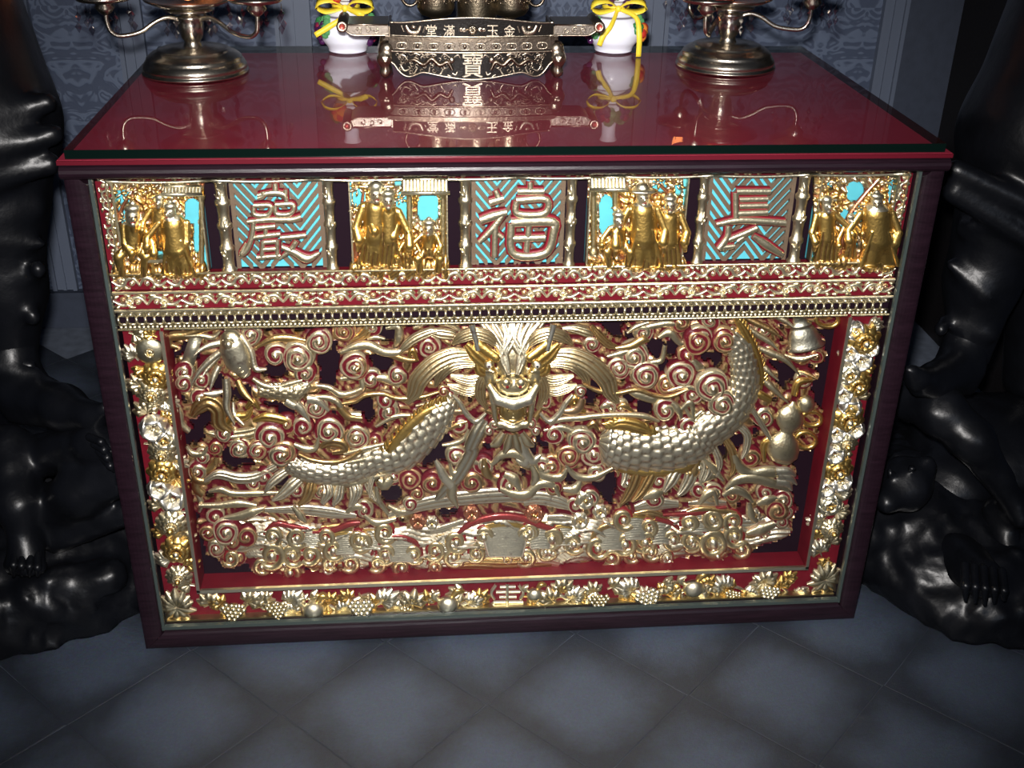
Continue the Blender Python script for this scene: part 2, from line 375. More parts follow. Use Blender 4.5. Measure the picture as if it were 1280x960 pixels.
# glass and the grey-green edge showing round it
G().box((-IX, .0075, IZ0), (IX, .0105, IZ1)).build('glass_pane', M_GLASS, cab, False)
g = G()
for s in (-1, 1): g.box((min(s*IX, s*(IX-.0045)), .004, IZ0), (max(s*IX, s*(IX-.0045)), .011, IZ1))
g.box((-IX, .003, IZ0-.001), (IX, .011, IZ0+.006)); g.build('glass_bead', M_STRIP, cab, False)
# carcass
g = G(); g.box((-HW+.002, .05, .002), (-HW+.02, D, HC)).build('side_panel', M_FRAME, cab, False)
g = G(); g.box((HW-.02, .05, .002), (HW-.002, D, HC)).build('side_panel', M_FRAME, cab, False)
G().box((-HW+.02, D-.015, .002), (HW-.02, D-.001, HC)).build('back_panel', M_FRAME, cab, False)
g = G(); g.box((-HW-.002, -.008, HC), (HW+.002, D+.006, HC+.0060))
tt0 = g.build('table_top', M_TOP, cab, False)
g = G(); g.box((-HW-.0025, -.0105, HC), (HW+.0025, -.008, HC+.0056)); g.build('edge_shade_strip', M_EDGE, tt0, False)  # added strip; its darker red stands in for shade on the front edge
# glass sheet lying on the top
g = G(); x1, y0, y1, z0, z1 = HW-.0075, -.004, D, HC+.0063, HC+.0185
g.box((-x1, y0, z0), (x1, y1, z1))
gt = g.build('glass_sheet', M_GLASSTOP, None, False, mats=[M_GLASSTOP, M_GEDGE, M_CLEAR], midx=[2, 0, 1, 1, 1, 1])
tag(gt, 'thick clear glass sheet lying on the red altar top, mirroring the ornaments', 'glass')
ZT = z1+.0004
# ---------------------------------------------------------------- relief helpers (photo pixels traced onto the upright panel plane)
ZM = dict(A=(190, 380, 4.8), B=(430, 380, 4.8), C=(660, 380, 4.8), D=(840, 380, 4.8), E=(190, 560, 4.), F=(430, 560, 4.), G=(660, 560, 4.), H=(860, 560, 4.),
          K=(90, 190, 3.879), L=(400, 190, 3.765), M=(720, 190, 2.667), P=(0, 0, 1.))
def zc(z, pts):
    ox, oy, s = ZM[z]; p = np.asarray(pts, float).copy(); p[..., 0] = ox+p[..., 0]/s; p[..., 1] = oy+p[..., 1]/s; return p
DS = .0009
def warper(Ymap, Ybase, ds=DS):
    def w(v):
        x, z = at(v[:, 0], v[:, 1], Ymap); return np.stack([x, Ybase-v[:, 2]*ds, z], 1)
    return w
WD = warper(.035, .0535)                                             # dragon panel
WU = warper(.022, .036)                                              # upper panels
def jit(c, a=.08): return tuple(np.clip(np.array(c[:3])*(1+rng.uniform(-a, a)), 0, 1))+(c[3],)
def rib(g, pts, w, d0=8, hgt=.8, col=GOLD, side=RED, gro=0, gd=.16, n=9, back=5, m=None):
    """carved band along a path: domed, optionally grooved, red flanks"""
    pts = np.asarray(pts, float); L = np.linalg.norm(np.diff(pts, axis=0), axis=1).sum()
    m = m or int(np.clip(L/3.2, 6, 60)); P = crom(pts, m)
    w = np.interp(np.linspace(0, 1, m), np.linspace(0, 1, len(w)), w)
    d0 = np.interp(np.linspace(0, 1, m), np.linspace(0, 1, len(np.atleast_1d(d0))), np.atleast_1d(d0)*1.0)
    t = np.gradient(P[:, :2], axis=0); t /= np.linalg.norm(t, axis=1)[:, None]+1e-9; nn = np.stack([-t[:, 1], t[:, 0]], 1)
    if gro: n = max(n, gro*4+1)
    th = np.linspace(0, PI, n); cs, sn = np.cos(th), np.sin(th)
    f = sn*(1-gd*(1-np.cos(2*gro*th))*.5*2 if gro else 1)
    off = np.concatenate([[1], cs, [-1]]); dep = np.concatenate([[0], f, [0]]); bk = np.concatenate([[back], np.zeros(n), [back]])
    v = np.zeros((m, n+2, 3))
    v[..., :2] = P[:, None, :2]+nn[:, None]*off[None, :, None]*w[:, None, None]
    v[..., 2] = d0[:, None]+dep[None]*w[:, None]*hgt-bk[None]
    p = np.tile(np.array(col), (m, n+2, 1)); p[:, [0, -1]] = side
    if n > 6: p[:, [1, -2]] = np.array(side)*.4+np.array(col)*.6
    if gro:
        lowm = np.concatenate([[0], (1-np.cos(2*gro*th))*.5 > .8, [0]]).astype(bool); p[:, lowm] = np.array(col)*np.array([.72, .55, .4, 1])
    g.grid(v, p)
    return g
def scroll(g, x, y, r, turns=2.2, dr=1, d0=6, hgt=.55, tail=None, red=.5, ph=None, nr=15, nt=30):
    """spiral cloud boss: red lacquer grooves, gilded spiral ridge, round heart"""
    ph = rng.uniform(0, 2*PI) if ph is None else ph
    rho = np.linspace(0, 1, nr)[:, None]; th = (np.arange(nt)*2*PI/nt)[None]
    c = np.cos(2*PI*turns*rho-dr*th+ph)
    c = np.where(rho < .12, 1, c)
    H = hgt*r*(1-.55*rho**2)+c*r*.085*(1-.3*rho)+np.exp(-(rho/.22)**2)*r*.18
    edge = np.clip((1-rho)/.08, 0, 1); H = H*edge+(1-edge)*(-4)
    R = r*(1+.04*np.cos(3*th+ph))
    v = np.stack([x+R*rho*np.cos(th), y+R*rho*np.sin(th)*.97, d0+H+0*th], -1)
    q = np.clip((c+red*.9)/.5, 0, 1)*(rho < .97); q = np.maximum(q, (rho < .22)*1.0)[..., None]
    p = np.array(RED)*(1-q)+np.array(jit(GOLD if rng.random() > .3 else (.62, .42, .20, 1), .12))*q
    p[-1] = DRED; g.grid(v, p, wv=True); return g
def prof_fan(g, cx, cy, w, h, d0, bow=.25, n=18, m=34, gro=8, col=GOLD):
    """barrel shaped wave crest with combed grooves running across the flow"""
    u = np.linspace(-1, 1, n)[:, None]; s = np.linspace(0, 1, m)[None]
    w, h = w*1.45, h*.86; x = cx+u*w*(1.0-.34*s); y = cy-h*.5+s*h-bow*h*(1-u*u)*(1-s*.8)
    D_ = d0-3+w*.16*(1-u*u)**.5*(1-.4*s)+.38*np.sin(s*gro*2.4*PI+u*1.2)+s*h*.44
    v = np.stack([x+0*s, y, D_+0*s], -1); q = (s < .13)*1.0+0*u
    p = np.array(col)[None, None]*np.ones((n, m, 1)); p = np.where(q[..., None] > 0, np.array(YEL), p)
    p[:, -1] = RED; p[0] = p[-1] = RED
    g.grid(v, p); return g
def scales(g, path, rad, d0=6, hgt=.85, pitch=8.5, col=GOLD, na=7, taper=True):
    """scaly dragon trunk: overlapping tongues as real relief"""
    P = np.asarray(path, float); L = np.linalg.norm(np.diff(crom(P, 80), axis=0), axis=1).sum()
    rows = max(4, int(L/pitch)); nu, per = rows*6+1, 6; m = na*per+1
    Q = crom(P, nu); r = np.interp(np.linspace(0, 1, nu), np.linspace(0, 1, len(rad)), rad)
    t = np.gradient(Q, axis=0); t /= np.linalg.norm(t, axis=1)[:, None]; nn = np.stack([-t[:, 1], t[:, 0]], 1)
    u = np.linspace(0, rows, nu)[:, None]; th = np.linspace(0, PI, m)[None]; vv = th/PI*na
    best = np.zeros((nu, m))
    for k_ in (0, 1):
        i = np.floor(u)-k_; du = u-i; off = (i % 2)*.5
        dv = (vv-off)-np.round(vv-off)
        ins = (dv/.54)**2+(np.maximum(0, du-.45)/.95)**2 < 1
        best = np.maximum(best, np.where(ins, .25+.6*du/1.4-dv*dv*.9, 0))
    rr = r[:, None]*(.88+.24*best)
    v = np.zeros((nu, m, 3)); v[..., :2] = Q[:, None]+nn[:, None]*(np.cos(th)*rr)[..., None]; v[..., 2] = d0+np.sin(th)*rr*hgt
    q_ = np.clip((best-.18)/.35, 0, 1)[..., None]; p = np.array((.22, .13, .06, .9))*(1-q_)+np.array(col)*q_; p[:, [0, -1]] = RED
    # rounded ends
    v0 = v[:1].copy(); v0[..., :2] = Q[0]-t[0]*r[0]*.35+(v0[..., :2]-Q[0])*.35; v0[..., 2] = d0+(v0[..., 2]-d0)*.35
    v1 = v[-1:].copy(); v1[..., :2] = Q[-1]+t[-1]*r[-1]*.35+(v1[..., :2]-Q[-1])*.35; v1[..., 2] = d0+(v1[..., 2]-d0)*.35
    v = np.concatenate([v0, v, v1]); p = np.concatenate([p[:1], p, p[-1:]])
    g.grid(v, p); return g
def crest(g, path, h, step=6, side=1, col=YEL, d0=12):
    """row of flame-like spines along the back"""
    P = crom(path, 60); L = np.linalg.norm(np.diff(P, axis=0), axis=1).sum(); n = int(L/step)
    for i in range(n):
        a = P[min(59, int(i/n*59))]; b = P[min(59, int(i/n*59)+2)]; t = (b-a)/(np.linalg.norm(b-a)+1e-9); nn = np.array([-t[1], t[0]])*side
        rib(g, [a, a+nn*h*.6-t*h*.2, a+nn*h-t*h*.8], [step*.62, step*.5, .6], d0, .8, col, (.5, .25, .06, .9), m=6, n=6)
def path_of(*a): return np.concatenate([zc(z, p) for z, p in a])
# ---------------------------------------------------------------- dragon panel
PXL, PZ0, PZ1 = .503, .104, .573
dp = G().box((-PXL-.004, .058, PZ0-.004), (PXL+.004, .066, PZ1+.01)).build('dragon_panel', M_DARKBACK, cab, False)
g = G(); g.box((-PXL-.003, .014, PZ0-.004), (PXL+.003, .058, PZ0)); g.box((-PXL-.004, .014, PZ0), (-PXL, .058, PZ1)); g.box((PXL, .014, PZ0), (PXL+.004, .058, PZ1))
g.build('recess_lining', M_RED, dp, False)
OCC = []
def piece(name, g, mat=M_GILT, occ=True, warp=WD, parent=None, label=None):
    if occ:
        v = g.verts()[::3]; OCC.append(np.concatenate([v[:, :2], np.full((len(v), 1), 5.0)], 1))
    o = g.build(name, mat, parent or dp, True, warp=warp)
    if label: o['label'] = label
    return o
# clouds: (zone, x, y, r in zone units, depth)
SCR = [('A', 1000, 235, 75, 14), ('A', 740, 320, 66, 10), ('A', 875, 335, 92, 9), ('A', 1210, 385, 82, 14), ('A', 915, 430, 66, 10), ('A', 185, 490, 55, 12), ('A', 185, 425, 62, 6), ('A', 585, 200, 72, 5),
       ('A', 905, 750, 60, 13), ('A', 1060, 775, 88, 10), ('A', 1215, 810, 68, 12), ('A', 705, 815, 95, 6), ('A', 790, 905, 78, 13), ('A', 640, 890, 62, 12), ('A', 530, 885, 56, 9), ('A', 375, 880, 42, 12), ('A', 290, 470, 50, 13),
       ('A', 1150, 180, 70, 4), ('A', 800, 740, 60, 5), ('A', 430, 800, 60, 5), ('A', 980, 640, 70, 5), ('A', 280, 590, 60, 4),
       ('B', 75, 390, 74, 14), ('B', 250, 590, 54, 14), ('B', 268, 660, 64, 8), ('B', 75, 810, 72, 13), ('B', 185, 840, 48, 9), ('B', 320, 450, 56, 7), ('B', 510, 275, 70, 6), ('B', 160, 470, 60, 5), ('B', 440, 840, 60, 4), ('B', 170, 150, 60, 5), ('B', 640, 560, 50, 12), ('B', 700, 740, 60, 5),
       ('C', 550, 395, 68, 10), ('C', 710, 440, 84, 12), ('C', 925, 435, 88, 13), ('C', 835, 500, 68, 9), ('C', 990, 552, 70, 12), ('C', 830, 650, 66, 12), ('C', 890, 815, 62, 22), ('C', 962, 742, 56, 20), ('C', 330, 840, 84, 10), ('C', 400, 915, 58, 14), ('C', 250, 925, 72, 12),
       ('C', 1030, 222, 82, 14), ('C', 100, 600, 42, 13), ('C', 640, 330, 90, 6), ('C', 500, 640, 60, 8), ('C', 560, 640, 50, 9), ('C', 390, 260, 50, 5), ('C', 160, 800, 60, 7), ('C', 700, 190, 60, 5),
       ('D', 155, 230, 78, 18), ('D', 320, 225, 78, 18), ('D', 240, 500, 98, 20), ('D', 130, 560, 52, 14), ('D', 300, 600, 84, 24), ('D', 100, 740, 56, 16), ('D', 205, 770, 46, 20), ('D', 35, 810, 46, 14), ('D', 235, 110, 62, 10), ('D', 60, 130, 60, 6), ('D', 100, 330, 60, 6), ('D', 560, 180, 50, 5), ('D', 880, 330, 50, 5), ('D', 800, 480, 50, 6), ('D', 560, 700, 60, 5), ('D', 600, 300, 50, 4),
       ('E', 225, 130, 50, 10), ('E', 640, 40, 56, 18), ('E', 520, 25, 46, 14), ('E', 430, 20, 46, 10), ('E', 560, 160, 46, 8), ('E', 500, 190, 40, 8), ('E', 250, 60, 40, 8), ('E', 720, 230, 42, 6), ('E', 850, 240, 40, 6), ('E', 860, 170, 46, 5),
       ('E', 370, 425, 66, 18), ('E', 278, 432, 44, 14), ('E', 470, 450, 52, 17), ('E', 320, 515, 44, 12), ('E', 310, 360, 46, 8), ('E', 400, 480, 44, 17), ('E', 430, 560, 40, 7),
       ('F', 440, 185, 56, 12), ('F', 640, 180, 54, 13), ('F', 330, 165, 58, 14), ('F', 330, 292, 34, 16), ('F', 366, 240, 38, 12), ('F', 700, 100, 50, 8), ('F', 1000, 110, 56, 8), ('F', 830, 200, 60, 8), ('F', 250, 160, 44, 7), ('F', 1050, 210, 40, 13), ('F', 100, 330, 46, 5), ('F', 560, 60, 50, 4),
       ('G', 330, 40, 70, 6), ('G', 310, 260, 50, 9), ('G', 120, 110, 56, 8), ('G', 500, 190, 46, 8), ('G', 350, 140, 46, 6), ('G', 660, 180, 44, 9), ('G', 860, 110, 56, 6), ('G', 640, 270, 46, 9), ('G', 240, 300, 40, 8), ('G', 930, 240, 46, 8),
       ('H', 100, 110, 44, 8), ('H', 320, 60, 56, 6), ('H', 480, 275, 50, 12), ('H', 500, 330, 42, 10), ('H', 450, 320, 56, 16), ('H', 390, 235, 40, 12), ('H', 475, 385, 36, 10), ('H', 395, 455, 34, 10), ('H', 60, 220, 44, 8), ('H', 230, 250, 44, 8)]
for i, (z, x, y, r, d) in enumerate(SCR):
    (px, py), s = zc(z, (x, y)), ZM[z][2]
    piece('cloud_scroll', scroll(G(), px, py, 1.12*r/s, turns=1.6+.9*(r/s > 14), dr=1 if i % 2 else -1, d0=d*.62+2, red=(.25, -.25, .6, -.5, .1)[i % 5], nr=13, nt=24))
# ribbons and fins
def ribs(name, rows, col=GOLD, gro=0, **k):
    for z, pts, w, d in rows:
        s = ZM[z][2]; d = [d-4, d+1, d+7] if 'fin' in name else d; piece(name, rib(G(), zc(z, pts), [a/s for a in w], d, k.get('hgt', .8), jit(col if rng.random() > .22 else (.60, .40, .16, 1), .14), k.get('side', RED), gro, k.get('gd', .16)))
ribs('cloud_ribbon', [
 ('A', [(150, 280), (95, 260), (105, 215), (200, 205), (300, 165), (400, 150), (450, 170)], [8, 22, 26, 24, 26, 20, 8], 10),
 ('A', [(190, 205), (290, 205), (360, 215), (405, 180)], [6, 14, 14, 6], 13),
 ('A', [(620, 280), (720, 230), (820, 225), (920, 240)], [8, 22, 22, 10], 9),
 ('A', [(600, 460), (660, 500), (740, 515), (830, 490), (900, 470)], [10, 16, 18, 16, 8], 14),
 ('A', [(980, 505), (1060, 520), (1130, 560), (1200, 550), (1260, 525)], [8, 16, 20, 16, 14], 12),
 ('A', [(960, 570), (1060, 575), (1120, 610), (1150, 680)], [10, 16, 18, 6], 15),
 ('A', [(130, 590), (160, 680), (165, 740), (215, 790)], [10, 20, 22, 14], 9),
 ('A', [(200, 870), (235, 915), (300, 915), (330, 870)], [10, 18, 18, 8], 12),
 ('A', [(880, 905), (960, 940), (1080, 955), (1180, 930), (1260, 880)], [8, 12, 14, 12, 10], 20),
 ('A', [(850, 850), (920, 880), (980, 870), (1000, 800)], [10, 22, 18, 6], 17),
 ('A', [(1130, 470), (1200, 460), (1260, 440)], [10, 22, 10], 9),
 ('A', [(1110, 590), (1130, 640), (1180, 690), (1260, 700)], [14, 22, 20, 10], 14),
 ('B', [(-20, 300), (70, 265), (150, 260), (240, 300), (320, 300), (345, 285)], [10, 24, 26, 24, 20, 8], 15),
 ('B', [(200, 295), (300, 325), (380, 350), (450, 350)], [10, 18, 18, 6], 13),
 ('B', [(140, 225), (190, 215), (245, 225)], [6, 14, 6], 12), ('B', [(250, 170), (320, 160), (330, 230), (300, 290)], [8, 22, 30, 10], 6),
 ('B', [(100, 460), (110, 520), (70, 570), (0, 580)], [16, 24, 20, 8], 10), ('B', [(130, 470), (240, 470), (330, 520)], [10, 28, 10], 8),
 ('B', [(190, 750), (300, 690), (420, 680)], [6, 14, 8], 14), ('B', [(0, 910), (120, 880), (240, 850)], [10, 16, 8], 16), ('B', [(20, 960), (140, 935), (220, 900)], [10, 16, 10], 18),
 ('B', [(430, 630), (520, 610), (580, 580)], [6, 16, 8], 12), ('B', [(0, 640), (10, 690), (100, 700)], [8, 26, 30], 8),
 ('B', [(590, 860), (660, 850), (720, 820), (750, 760)], [6, 14, 12, 6], 15), ('B', [(600, 780), (680, 740), (740, 720)], [8, 16, 6], 13),
 ('C', [(530, 275), (620, 262), (690, 225), (730, 230)], [8, 22, 24, 6], 16), ('C', [(480, 330), (560, 310), (620, 290)], [8, 18, 8], 13),
 ('C', [(600, 190), (660, 150), (730, 125)], [6, 14, 6], 12), ('C', [(640, 180), (760, 150), (860, 135), (960, 145)], [8, 18, 18, 10], 9), ('C', [(790, 220), (860, 190), (920, 250), (980, 240)], [10, 26, 20, 8], 10),
 ('C', [(130, 730), (200, 700), (330, 690), (400, 680), (560, 672), (700, 680), (790, 710)], [6, 14, 16, 14, 16, 16, 6], 18),
 ('C', [(700, 380), (760, 365), (810, 350), (830, 260)], [8, 14, 16, 12], 12), ('C', [(600, 540), (660, 560), (760, 590), (800, 580)], [8, 28, 28, 8], 9),
 ('C', [(440, 640), (470, 620), (510, 640)], [8, 20, 8], 14), ('C', [(540, 640), (580, 620), (640, 670)], [8, 22, 8], 14), ('C', [(0, 660), (30, 720), (60, 680), (90, 620)], [14, 22, 16, 8], 12),
 ('C', [(100, 780), (200, 760), (300, 790), (340, 760)], [8, 18, 20, 8], 10), ('C', [(940, 620), (990, 690), (1050, 650)], [8, 18, 6], 16), ('C', [(920, 640), (980, 600), (1000, 700)], [10, 20, 10], 17),
 ('C', [(380, 450), (430, 480), (470, 500)], [10, 20, 10], 7), ('C', [(960, 340), (1000, 370), (1060, 400)], [10, 26, 12], 10),
 ('D', [(-20, 530), (80, 505), (150, 520), (190, 560)], [8, 14, 14, 6], 17), ('D', [(140, 370), (160, 400), (200, 400)], [12, 22, 8], 12), ('D', [(0, 600), (40, 640), (60, 690)], [12, 26, 14], 15),
 ('E', [(250, 250), (215, 210), (240, 150), (300, 110), (320, 60)], [20, 24, 20, 20, 12], 10), ('E', [(190, 110), (215, 170), (270, 180), (300, 150)], [8, 16, 16, 8], 13),
 ('E', [(215, 240), (240, 300), (230, 340)], [10, 16, 8], 8), ('E', [(230, 300), (330, 300), (430, 290), (520, 300)], [8, 14, 18, 8], 14), ('E', [(360, 360), (440, 350), (500, 330), (560, 310)], [8, 20, 22, 8], 16),
 ('E', [(280, 230), (340, 220), (400, 240), (520, 240), (640, 235)], [6, 14, 14, 14, 6], 14), ('E', [(700, 300), (740, 350), (770, 380)], [8, 20, 6], 15),
 ('F', [(170, 170), (200, 190), (240, 160)], [14, 34, 20], 16), ('F', [(160, 200), (170, 270), (220, 340)], [10, 16, 8], 14), ('F', [(220, 300), (270, 330), (310, 330)], [8, 18, 8], 14),
 ('F', [(740, 90), (800, 40), (870, 40), (920, 90), (980, 60)], [10, 20, 24, 22, 8], 16), ('F', [(780, 210), (850, 240), (920, 240), (980, 190), (1060, 200)], [10, 22, 24, 20, 10], 16),
 ('F', [(800, 130), (850, 160), (880, 210)], [14, 30, 12], 20), ('F', [(940, 90), (960, 150), (940, 190)], [10, 24, 10], 18), ('F', [(700, 60), (710, 130), (740, 160)], [10, 26, 12], 14), ('F', [(590, 110), (620, 80), (680, 90)], [8, 22, 8], 12),
 ('F', [(100, 350), (160, 390), (260, 370)], [8, 18, 8], 12), ('F', [(10, 340), (60, 310), (110, 320)], [8, 20, 8], 10),
 ('G', [(30, 60), (60, 140), (160, 160), (200, 110)], [10, 22, 20, 8], 14), ('G', [(190, 90), (240, 150), (330, 160), (430, 110)], [8, 16, 16, 6], 14), ('G', [(180, 220), (240, 220), (270, 170)], [10, 26, 10], 12), ('G', [(0, 230), (60, 190), (120, 190), (160, 250)], [10, 18, 16, 8], 15),
 ('G', [(580, 260), (640, 240), (680, 230)], [10, 30, 8], 14), ('G', [(860, 290), (890, 250), (930, 230), (950, 290)], [8, 18, 18, 8], 16), ('G', [(240, 290), (270, 260), (310, 300)], [8, 16, 8], 14), ('G', [(860, 200), (900, 160), (960, 150)], [10, 26, 12], 10),
 ('H', [(235, 40), (260, 100), (320, 140), (400, 130), (470, 135), (530, 185)], [14, 26, 30, 30, 26, 14], 15), ('H', [(190, 210), (250, 165), (330, 155), (420, 180), (510, 215)], [8, 22, 26, 24, 10], 18),
 ('H', [(180, 250), (230, 220), (290, 240), (330, 280)], [10, 20, 20, 8], 14), ('H', [(310, 280), (320, 340), (350, 380)], [10, 26, 12], 14), ('H', [(70, 280), (100, 230), (130, 270)], [10, 18, 8], 12), ('H', [(350, 290), (400, 270), (450, 260)], [10, 26, 10], 15), ('H', [(300, 440), (370, 420), (440, 390)], [10, 30, 14], 14),
 ('H', [(0, 150), (40, 130), (60, 60)], [14, 24, 14], 12), ('H', [(80, 60), (130, 110), (180, 170)], [8, 20, 8], 16)])
ribs('grooved_band', [
 ('A', [(235, 690), (270, 640), (335, 605), (395, 650), (405, 730), (470, 785)], [20, 44, 52, 52, 52, 24], 10),
 ('A', [(330, 800), (450, 820), (600, 800), (700, 740)], [10, 40, 40, 14], 5),
 ('C', [(380, 135), (430, 200), (490, 255), (545, 270)], [10, 26, 24, 8], 15), ('B', [(330, 300), (370, 260), (430, 215), (510, 180), (560, 170)], [8, 24, 28, 26, 14], 15),
 ('B', [(500, 180), (580, 190), (650, 200), (690, 215)], [10, 34, 30, 8], 12), ('C', [(210, 160), (290, 165), (360, 185), (400, 200)], [8, 26, 30, 8], 12),
 ('B', [(420, 160), (530, 120), (620, 135), (700, 180)], [8, 20, 20, 8], 9),
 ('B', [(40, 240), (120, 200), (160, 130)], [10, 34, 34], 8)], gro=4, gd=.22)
# carp-like fish, upper left
ZA = lambda p: zc('A', p)
g = G(); rib(g, ZA([(440, 180), (475, 260), (515, 350), (565, 445)]), [8, 17, 17, 6], 14, .8, PALE, n=14, m=26)
for i in range(7):
    f = .30+.10*i; c_ = crom(ZA([(440, 180), (475, 260), (515, 350), (565, 445)]), 50)[int(f*49)]; w_ = 16*(1-((f-.5)/.6)**2)
    rib(g, [(c_[0]-w_*.93, c_[1]+w_*.35), (c_[0]+1, c_[1]+5), (c_[0]+w_*.93, c_[1]-w_*.55)], [.9, 1.6, .9], [16, 14+w_*.8, 16], .8, GOLD, n=6, m=12)
rib(g, ZA([(425, 175), (450, 200), (480, 235)]), [4, 13, 15], 18, .8, GOLD)
v = ZA((465, 222)); g2 = G(); g.ball((v[0], v[1], 34), 5, p=PALE); g.tube([(v[0]-6, v[1]-5, 33), (v[0], v[1]-8, 35), (v[0]+7, v[1]-4, 33)], 1.6, p=GOLD)
piece('carved_fish', g)
ribs('fish_fin', [('A', [(410, 250), (340, 260), (290, 280), (255, 305)], [20, 16, 10, 3], 16), ('A', [(405, 300), (340, 350), (280, 410), (235, 480)], [18, 20, 14, 3], 18), ('A', [(400, 380), (370, 440), (350, 510)], [18, 20, 4], 18),
 ('A', [(440, 450), (450, 540), (450, 620), (500, 710)], [22, 26, 20, 3], 22), ('A', [(510, 460), (550, 530), (615, 580)], [18, 22, 3], 22), ('A', [(430, 540), (370, 550), (310, 535)], [10, 22, 4], 16), ('A', [(480, 610), (490, 680), (550, 730)], [8, 18, 4], 12),
 ('A', [(430, 170), (520, 200), (590, 290), (620, 390), (690, 390)], [5, 16, 18, 18, 5], 16), ('A', [(400, 330), (330, 400), (300, 440)], [10, 12, 3], 14)], gro=2, col=PALE)
ribs('leaf_curl', [('A', [(430, 760), (480, 700), (560, 690), (600, 630)], [10, 28, 28, 8], 12), ('A', [(560, 640), (600, 600), (640, 640)], [10, 22, 8], 14), ('A', [(600, 720), (680, 700), (790, 720), (840, 750)], [10, 28, 26, 6], 10), ('A', [(1010, 870), (1060, 840), (1140, 850), (1160, 890), (1080, 905)], [14, 30, 30, 24, 12], 14),
 ('B', [(250, 830), (280, 880), (240, 930)], [8, 20, 8], 12), ('C', [(250, 620), (290, 580), (300, 640), (350, 660)], [14, 30, 26, 10], 14), ('C', [(360, 750), (400, 730), (430, 770)], [12, 26, 8], 16), ('B', [(390, 330), (410, 290), (440, 350)], [10, 20, 10], 14)], col=YEL, gro=3)
g = G(); q = ZA([(215, 225), (295, 225), (245, 388), (160, 385)])
v = [(*p, 9) for p in q]+[(*p, 2) for p in q]; g.add(v, [(0, 1, 2, 3), (0, 4, 5, 1), (1, 5, 6, 2), (2, 6, 7, 3), (3, 7, 4, 0)], [(.46, .44, .33, .9)]*4+[RED]*4); piece('tablet', g)
# the scaly dragon: trunk in three lengths
bodyL = path_of(('B', [(650, 600), (575, 680), (470, 800), (340, 920)]), ('E', [(1110, 80), (1000, 130), (880, 145), (760, 130), (680, 95)]))
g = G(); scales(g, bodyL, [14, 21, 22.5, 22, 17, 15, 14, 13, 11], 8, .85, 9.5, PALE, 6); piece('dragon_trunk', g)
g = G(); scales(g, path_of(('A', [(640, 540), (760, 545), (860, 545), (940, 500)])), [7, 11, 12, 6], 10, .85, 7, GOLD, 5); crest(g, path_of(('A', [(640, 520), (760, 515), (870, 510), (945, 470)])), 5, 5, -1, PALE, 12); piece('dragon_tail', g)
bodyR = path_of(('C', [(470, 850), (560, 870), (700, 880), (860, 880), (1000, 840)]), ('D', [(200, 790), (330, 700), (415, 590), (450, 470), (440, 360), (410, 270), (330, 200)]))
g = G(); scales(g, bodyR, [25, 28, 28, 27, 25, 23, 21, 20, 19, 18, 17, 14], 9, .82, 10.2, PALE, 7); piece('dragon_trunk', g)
g = G(); crest(g, zc('B', [(610, 590), (480, 660), (370, 760), (250, 900), (230, 960)]), 9, 5, 1, YEL, 18); rib(g, zc('B', [(610, 600), (480, 665), (370, 765), (270, 900), (240, 960)]), [3, 6, 7, 6, 3], 18, .8, YEL); piece('back_crest', g)
g = G(); rib(g, zc('C', [(480, 740), (560, 720), (660, 740), (790, 790)]), [3, 8, 9, 3], 22, .6, YEL, gro=4); crest(g, zc('C', [(480, 740), (560, 715), (660, 735), (790, 780)]), 7, 6, -1, YEL, 22); piece('back_crest', g)
g = G(); q = zc('D', [(380, 80), (430, 160), (480, 260), (515, 350), (535, 430), (535, 520)]); rib(g, q, [3, 6, 7, 7, 6, 3], 14, .7, YEL, gro=3); crest(g, q, 9, 5, -1, YEL, 14); piece('back_crest', g)
g = G(); q = path_of(('C', [(460, 960), (600, 1010), (760, 1025), (960, 990)]), ('D', [(180, 900), (330, 790), (430, 680)])); rib(g, q, [3, 6, 7, 7, 6, 5, 3], 12, .7, YEL, gro=2); piece('belly_band', g)
g = G(); q = path_of(('F', [(330, 130), (230, 150), (100, 175)]), ('E', [(1010, 195), (880, 190), (760, 170), (680, 130)])); rib(g, q, [3, 5, 6, 5, 5, 4, 3], 9, .7, GOLD, gro=2); piece('belly_band', g)
